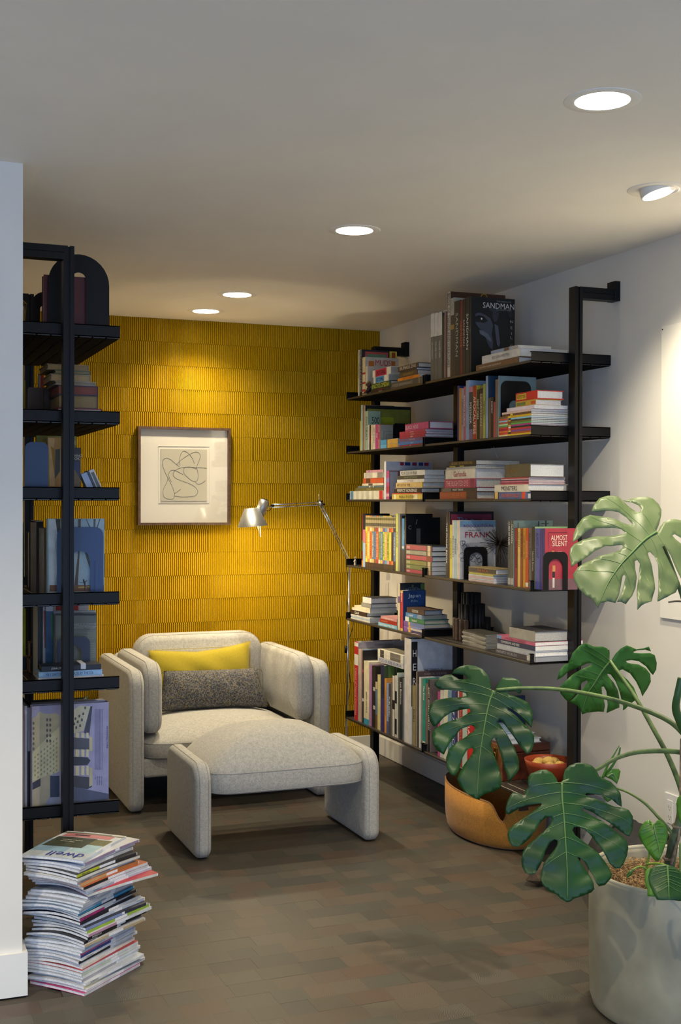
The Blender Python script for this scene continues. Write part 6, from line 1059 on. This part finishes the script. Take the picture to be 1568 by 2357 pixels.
def leaf(name, outl, mid, org, sc, dist, n, m, parent, veins=True, fold=.10, step=9, label=None, wave=.0035, droop=.0):
    """outline traced in picture units becomes a curved blade of real size in its own plane"""
    n = n.normalized(); c0 = atd(org[0]+mid[0][0]/sc, org[1]+mid[0][1]/sc, dist)
    def P(x, y):
        q = ray(org[0]+x/sc, org[1]+y/sc); return ORG + q*((c0-ORG).dot(n)/q.dot(n))
    pts = [Vector(p) for p in outl]; k = len(pts)
    den = []
    for i in range(k):
        a, b = pts[i], pts[(i+1) % k]; m_ = max(1, int((b-a).length/(step*2.2)))
        for j in range(m_): den.append(a.lerp(b, j/m_))
    xs_ = [p.x for p in den]; ys_ = [p.y for p in den]; V = [Vector(p) for p in den]; nb = len(V)
    def inside(x, y):
        c = False
        for i in range(nb):
            a, b = den[i], den[i-1]
            if (a.y > y) != (b.y > y) and x < (b.x-a.x)*(y-a.y)/(b.y-a.y)+a.x: c = not c
        return c
    st2 = step*3; y = min(ys_)+st2/2; row = 0
    while y < max(ys_):
        x = min(xs_)+st2/2*(row % 2)
        while x < max(xs_):
            if inside(x, y) and min((Vector((x, y))-d).length_squared for d in den) > (st2*.45)**2: V.append(Vector((x, y)))
            x += st2
        y += st2; row += 1
    md_ = [Vector(p) for p in mid]
    def dmid(p):
        best = 1e9; arc = 0; acc = 0
        for a, b in zip(md_, md_[1:]):
            ab = b-a; t = max(0, min(1, (p-a).dot(ab)/ab.length_squared)); d = (p-(a+ab*t)).length
            if d < best: best = d; arc = acc+t*ab.length
            acc += ab.length
        return best, arc
    unit = dist/FP/sc; tot = sum((b-a).length for a, b in zip(md_, md_[1:]))
    def H_(p):
        d, arc = dmid(p); dm = d*unit
        return -fold*dm + .5*fold*dm*dm/.12 + wave*math.sin(arc*unit*95+d*unit*30)*min(1, dm/.05) + wave*.8*noise.noise(Vector((p.x, p.y, 0))*.006) - droop*(arc/tot)**2
    res_ = delaunay_2d_cdt(V, [], [list(range(nb))], 1, 1e-4)
    bm = bmesh.new(); vv = [bm.verts.new(P(v.x, v.y)+n*H_(v)-PO) for v in res_[0]]
    for f in res_[2]:
        try: bm.faces.new([vv[i] for i in f])
        except ValueError: pass
    me = done(bm, name)
    if sum((p.normal.dot(n) > 0) for p in me.polygons) < len(me.polygons)/2: me.flip_normals()
    o = link(name, me, m, parent, smooth=True); so = o.modifiers.new('thickness', 'SOLIDIFY'); so.thickness = .0009; so.offset = -1
    def on(p): return P(p.x, p.y)+n*(H_(p)+.0008)-PO
    mp = smooth_path([tuple(p) for p in mid], 5); mp = [Vector(p) for p in mp]
    tube('midrib', [on(p) for p in mp], [.0034*(1-.8*i/(len(mp)-1)) for i in range(len(mp))], VEIN, o, 6)
    if veins:
        bm = bmesh.new(); nv_ = 7
        for s in (1, -1):
            for i in range(nv_):
                t = .02+.80*i/nv_; idx = int(t*(len(mp)-1)); a = mp[idx]; dr = (mp[min(idx+1, len(mp)-1)]-mp[max(idx-1, 0)]).normalized(); pr = Vector((-dr.y, dr.x))*s
                cur = a.copy(); path = [cur.copy()]; d = (pr*(1.25-.25*t)+dr*(-.05+.75*t)).normalized()
                for q in range(60):
                    d = (d+dr*.012).normalized(); cur = cur+d*step*1.4
                    if not inside(cur.x, cur.y): break
                    path.append(cur.copy())
                if len(path) > 4: tube_bm(bm, [on(p) for p in path[:-1]], [.0008*(1-.75*j/len(path)) for j in range(len(path)-1)], 4)
        link('side_veins', done(bm), VEIN, o)
    return o, c0
TC = -VD
D_ = [(495,420),(470,425),(455,385),(420,340),(375,318),(330,318),(290,335),(250,350),(232,375),(228,420),(240,455),(215,470),(205,500),(200,528),(180,510),(150,500),(115,495),(90,520),(65,570),(52,620),(50,665),(80,672),(120,650),(170,620),(230,600),(300,590),(345,585),(330,605),(270,650),(200,700),(130,750),(80,790),(65,830),(75,880),(100,925),(150,935),(200,905),(250,860),(290,800),(340,730),(380,697),(410,697),(422,715),(415,745),(370,800),(300,860),(230,920),(190,970),(178,1030),(185,1090),(210,1140),(250,1158),(285,1150),(310,1120),(340,1060),(370,970),(410,900),(440,877),(465,885),(465,920),(440,960),(400,1010),(360,1060),(340,1120),(332,1190),(345,1240),(400,1290),(460,1320),(490,1350),(540,1380),(570,1375),(600,1350),(680,1325),(740,1300),(762,1275),(755,1230),(730,1170),(690,1110),(650,1060),(625,1020),(640,1020),(680,1055),(720,1110),(750,1160),(780,1230),(800,1252),(850,1240),(895,1190),(905,1155),(890,1110),(850,1050),(790,980),(720,920),(650,875),(605,840),(587,800),(600,775),(640,775),(680,795),(740,850),(800,920),(850,1000),(890,1070),(930,1105),(970,1105),(1000,1070),(1030,1000),(1037,940),(1020,880),(980,840),(900,780),(800,710),(720,670),(665,640),(680,628),(760,660),(850,720),(950,790),(1020,840),(1045,850),(1070,800),(1077,750),(1070,690),(1040,640),(1000,620),(930,610),(850,580),(760,545),(690,515),(700,505),(760,510),(830,520),(900,550),(950,590),(985,612),(985,570),(970,500),(940,450),(900,410),(840,385),(800,365),(780,320),(740,280),(680,262),(620,262),(560,285),(525,320),(512,370),(508,430)]
C_ = [(455,282),(440,275),(435,230),(420,190),(390,155),(350,135),(300,127),(255,135),(220,155),(207,178),(240,180),(280,187),(305,205),(300,215),(250,212),(215,190),(203,182),(170,185),(130,205),(105,235),(103,250),(125,270),(180,275),(240,280),(290,295),(295,310),(260,320),(180,325),(110,335),(80,360),(68,410),(75,460),(100,495),(125,480),(160,440),(200,410),(260,395),(310,390),(320,405),(290,425),(220,455),(150,480),(100,510),(88,550),(95,600),(125,640),(160,660),(180,620),(210,570),(260,510),(320,485),(347,500),(335,525),(290,555),(230,590),(190,630),(172,680),(178,740),(200,780),(228,790),(250,750),(270,680),(300,630),(325,620),(337,635),(320,670),(280,720),(255,765),(238,808),(255,850),(290,890),(340,920),(370,932),(380,910),(420,890),(460,880),(500,855),(502,810),(490,740),(460,670),(440,610),(445,575),(460,560),(475,590),(500,670),(520,740),(537,790),(545,830),(580,790),(605,750),(608,700),(580,620),(540,550),(500,490),(478,465),(490,452),(520,480),(570,550),(620,620),(655,660),(680,640),(697,590),(697,550),(670,510),(600,440),(545,395),(535,380),(560,385),(600,420),(650,470),(680,500),(690,450),(685,400),(660,350),(620,330),(570,310),(535,300),(545,288),(580,285),(610,300),(622,290),(622,250),(605,220),(570,207),(510,205),(490,230),(470,260),(464,280)]
A_ = [(955,487),(960,470),(980,420),(1000,340),(1003,285),(980,230),(930,180),(880,160),(800,162),(720,175),(660,192),(740,205),(800,240),(820,270),(815,300),(780,295),(730,255),(690,220),(640,180),(600,160),(520,155),(440,180),(395,230),(375,290),(450,285),(540,290),(620,300),(690,345),(740,400),(735,415),(690,405),(600,375),(520,345),(440,325),(360,325),(290,360),(240,420),(215,490),(205,570),(260,530),(320,480),(400,445),(480,435),(560,440),(640,460),(680,490),(670,505),(600,510),(500,515),(400,525),(300,540),(220,580),(180,630),(172,690),(190,800),(240,765),(320,710),(400,655),(500,610),(600,598),(650,600),(658,620),(630,645),(540,680),(440,700),(340,745),(250,800),(207,860),(215,910),(260,990),(320,1050),(380,1090),(430,1175),(450,1130),(520,1108),(590,1120),(620,1050),(640,960),(650,890),(665,870),(680,890),(665,960),(640,1040),(604,1112),(640,1110),(685,1130),(740,1060),(775,980),(780,890),(765,800),(762,750),(785,738),(810,770),(805,850),(790,950),(785,1050),(792,1180),(830,1140),(920,1105),(945,1000),(945,900),(920,800),(890,720),(880,675),(900,662),(940,700),(970,780),(985,900),(975,1000),(972,1105),(1060,1070),(1140,1020),(1168,960),(1150,880),(1100,780),(1040,680),(1010,620),(1030,610),(1090,700),(1140,800),(1190,900),(1230,860),(1260,780),(1240,680),(1190,600),(1130,555),(1100,520),(1120,505),(1180,540),(1230,600),(1270,560),(1280,480),(1240,410),(1180,380),(1120,370),(1070,375),(1020,400),(990,440),(968,487)]
B2 = [(536,1652),(530,1640),(535,1580),(510,1540),(470,1525),(390,1525),(320,1497),(260,1530),(200,1590),(165,1680),(230,1640),(300,1605),(350,1605),(340,1630),(260,1645),(190,1665),(130,1700),(80,1750),(60,1830),(110,1800),(180,1750),(260,1710),(340,1680),(380,1680),(360,1700),(280,1730),(200,1790),(120,1850),(80,1900),(90,1950),(130,2000),(160,2030),(190,2000),(240,1930),(290,1850),(330,1830),(335,1850),(300,1900),(240,1960),(172,2030),(240,2060),(270,2090),(285,2140),(330,2125),(440,2120),(490,2125),(495,2080),(490,2020),(465,1940),(460,1890),(480,1885),(505,1930),(520,2000),(520,2080),(515,2135),(570,2110),(625,2080),(630,2010),(610,1920),(570,1850),(520,1790),(515,1772),(545,1780),(590,1840),(620,1920),(645,2000),(660,2050),(660,2110),(720,2060),(780,2010),(790,1980),(760,1900),(700,1830),(640,1780),(620,1740),(650,1730),(720,1770),(780,1850),(820,1930),(835,1980),(880,1920),(915,1850),(910,1780),(870,1730),(800,1690),(730,1680),(690,1670),(680,1655),(730,1648),(800,1660),(870,1710),(915,1770),(935,1790),(965,1740),(970,1680),(950,1610),(910,1590),(830,1590),(760,1585),(748,1576),(790,1562),(860,1557),(915,1575),(895,1530),(840,1545),(780,1553),(740,1535),(690,1515),(640,1540),(590,1590),(548,1650)]
up = Vector((0, 0, 1))
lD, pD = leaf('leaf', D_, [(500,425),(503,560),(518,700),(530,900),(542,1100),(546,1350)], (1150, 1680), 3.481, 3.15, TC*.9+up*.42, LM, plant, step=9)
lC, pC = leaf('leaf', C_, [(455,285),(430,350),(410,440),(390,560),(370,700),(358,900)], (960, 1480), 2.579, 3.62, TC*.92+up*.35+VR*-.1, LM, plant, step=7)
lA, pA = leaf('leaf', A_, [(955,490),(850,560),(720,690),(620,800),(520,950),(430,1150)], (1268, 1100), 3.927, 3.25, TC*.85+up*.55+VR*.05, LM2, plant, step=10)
lB, pB = leaf('leaf', B2, [(538,1655),(470,1740),(400,1850),(330,1960),(287,2120)], (1268, 1100), 3.927, 3.62, TC*.95+up*-.15+VR*.1, LM4, plant, step=10, veins=True)
def heart(cx, cy, w, h, rot=0, tipx=0):
    P = []
    for i in range(40):
        a = 2*PI*i/40; x = w/2*math.sin(a)*(1-.12*math.cos(a)); y = -h*.36*math.cos(a)-h*.12 + (.16*h*math.exp(-(x/(w*.10))**2) if math.cos(a) > .4 else 0)
        if math.cos(a) < 0: x *= (1-.38*(-math.cos(a))**1.5); y += h*.28*(-math.cos(a))**3; x += tipx*(-math.cos(a))**2
        P.append((cx+x*math.cos(rot)-y*math.sin(rot), cy+x*math.sin(rot)+y*math.cos(rot)))
    return P
OC = (1380, 1740); sc5 = 6.202
leaf('leaf', heart(775, 1180, 425, 620, 0, 50), [(775,965),(800,1100),(850,1300),(872,1530)], OC, sc5, 3.20, TC*.9+up*.35+VR*-.15, LM3, plant, veins=True, fold=.3, step=18)
leaf('leaf', [(970,1560),(900,1545),(810,1540),(740,1600),(712,1700),(730,1800),(780,1950),(830,2040),(900,2050),(1000,2055),(1160,2060),(1260,2040),(1330,1960),(1340,1850),(1290,1740),(1200,1660),(1100,1590),(1020,1560),(980,1562)], [(972,1565),(980,1700),(990,1850),(996,2050)], OC, sc5, 3.00, TC*.8+up*.6, LM, plant, fold=.3, step=18)
leaf('leaf', [(735,1590),(690,1600),(650,1660),(650,1780),(680,1900),(685,2000),(740,2005),(800,2005),(760,1920),(715,1800),(705,1700)], [(725,1600),(700,1700),(700,1850),(735,1995)], OC, sc5, 3.06, TC*.8+up*.5+VR*-.4, LM3, plant, veins=False, fold=.2, step=16)
leaf('leaf', [(1170,560),(1120,590),(1092,680),(1100,780),(1130,900),(1170,980),(1230,1000),(1290,930),(1320,800),(1300,660),(1240,580),(1180,562)], [(1175,565),(1180,700),(1190,850),(1185,975)], OC, sc5, 3.10, TC*.8+VR*-.5+up*.2, LM3, plant, veins=False, fold=.2, step=18)
leaf('leaf', [(120,230),(200,182),(280,185),(308,220),(285,320),(250,400),(180,340),(70,290)], [(110,300),(200,260),(250,390)], OC, sc5, 3.42, TC+up*.2, LM3, plant, veins=False, fold=.2, step=14)
leaf('leaf', [(40,560),(180,595),(185,620),(120,660),(70,620)], [(45,565),(100,600),(125,655)], OC, sc5, 3.42, TC+up*.2, LM3, plant, veins=False, step=12)
leaf('leaf', [(480,1620),(420,1640),(390,1690),(388,1745),(430,1725),(470,1690),(485,1640)], [(482,1620),(440,1680),(390,1742)], OC, sc5, 3.14, TC*.8+up*.5, LM3, plant, veins=False, step=10)
def pp(px, py, d): return atd(px, py, d)-PO
def stalk(name, P, r, m=STEM, n=8):
    sp2 = smooth_path([tuple(pp(*p)) for p in P], 6); k = len(sp2); rr_ = [r[0]+(r[1]-r[0])*i/(k-1) for i in range(k)]; return tube(name, sp2, rr_, m, plant, n)
stalk('petiole', [(1143, 1588, 3.62), (1200, 1584, 3.61), (1290, 1587, 3.58), (1400, 1607, 3.5), (1500, 1640, 3.42), (1560, 1675, 3.36), (1610, 1740, 3.34)], (.0045, .0085))
stalk('petiole', [(1294, 1802, 3.15), (1330, 1785, 3.17), (1372, 1772, 3.2), (1420, 1745, 3.25), (1480, 1730, 3.3), (1568, 1732, 3.34), (1620, 1760, 3.34)], (.0042, .0075))
stalk('petiole', [(1405, 1521, 3.62), (1418, 1540, 3.60), (1460, 1600, 3.55), (1500, 1670, 3.5), (1540, 1745, 3.45), (1572, 1830, 3.4), (1592, 1930, 3.36)], (.0045, .0085))
stalk('petiole', [(1511, 1225, 3.25), (1545, 1300, 3.3), (1590, 1450, 3.33), (1600, 1650, 3.34), (1606, 1800, 3.34)], (.0045, .008))
stalk('petiole', [(1385, 1812, 3.42), (1432, 1818, 3.38), (1480, 1845, 3.33), (1515, 1880, 3.3), (1545, 1915, 3.28), (1556, 1945, 3.27)], (.003, .0055))
stalk('petiole', [(1488, 2040, 3.2), (1490, 1990, 3.2), (1496, 1960, 3.2), (1503, 1895, 3.2)], (.0035, .003), mat((.16, .30, .03), .5))
stalk('petiole', [(1456, 2003, 3.14), (1470, 1995, 3.15), (1484, 1998, 3.17), (1492, 2010, 3.2)], (.0018, .003), mat((.16, .30, .03), .5))
stalk('petiole', [(1537, 1993, 3.02), (1520, 1988, 3.08), (1500, 1988, 3.15), (1490, 1990, 3.2)], (.002, .0035), mat((.16, .30, .03), .5))
stalk('new_shoot', [(1388, 1790, 3.42), (1400, 1760, 3.42), (1415, 1735, 3.42), (1426, 1716, 3.42)], (.004, .001), LM3); stalk('new_shoot', [(1392, 1785, 3.43), (1408, 1765, 3.43), (1424, 1738, 3.43), (1428, 1720, 3.43)], (.005, .002), LM3)
stalk('stem', [(1540, 2000, 3.28), (1546, 1965, 3.28), (1552, 1930, 3.28), (1566, 1890, 3.28), (1580, 1800, 3.3), (1600, 1700, 3.34)], (.015, .012), mat((.06, .085, .035), .6, kind='stalk', scale=50, amt=.4), 12)
for (x, y) in ((1541, 1972), (1562, 1898)): tube('node_ring', [pp(x+r_*math.cos(a), y+2+5*math.sin(a), 3.28-.012*math.sin(a)) for r_ in (13,) for a in [k*PI/5 for k in range(10)]], .004, BARK, plant, 6, closed=True)
stalk('stem', [(1568, 1560, 3.30), (1560, 1600, 3.30), (1556, 1630, 3.31), (1566, 1660, 3.32), (1585, 1700, 3.34)], (.009, .013), mat((.035, .10, .02), .45), 10)
stalk('aerial_root', [(1539, 1386, 3.3), (1556, 1384, 3.3), (1580, 1385, 3.3)], (.0028, .003), BARK, 6)
stalk('aerial_root', [(1568, 1700, 3.33), (1565, 1900, 3.27), (1556, 1950, 3.26), (1545, 1990, 3.25)], (.003, .004), BARK, 6)
stalk('petiole', [(1566, 1940, 3.2), (1567, 2000, 3.18), (1566, 2060, 3.16)], (.003, .004))
fit_texts()
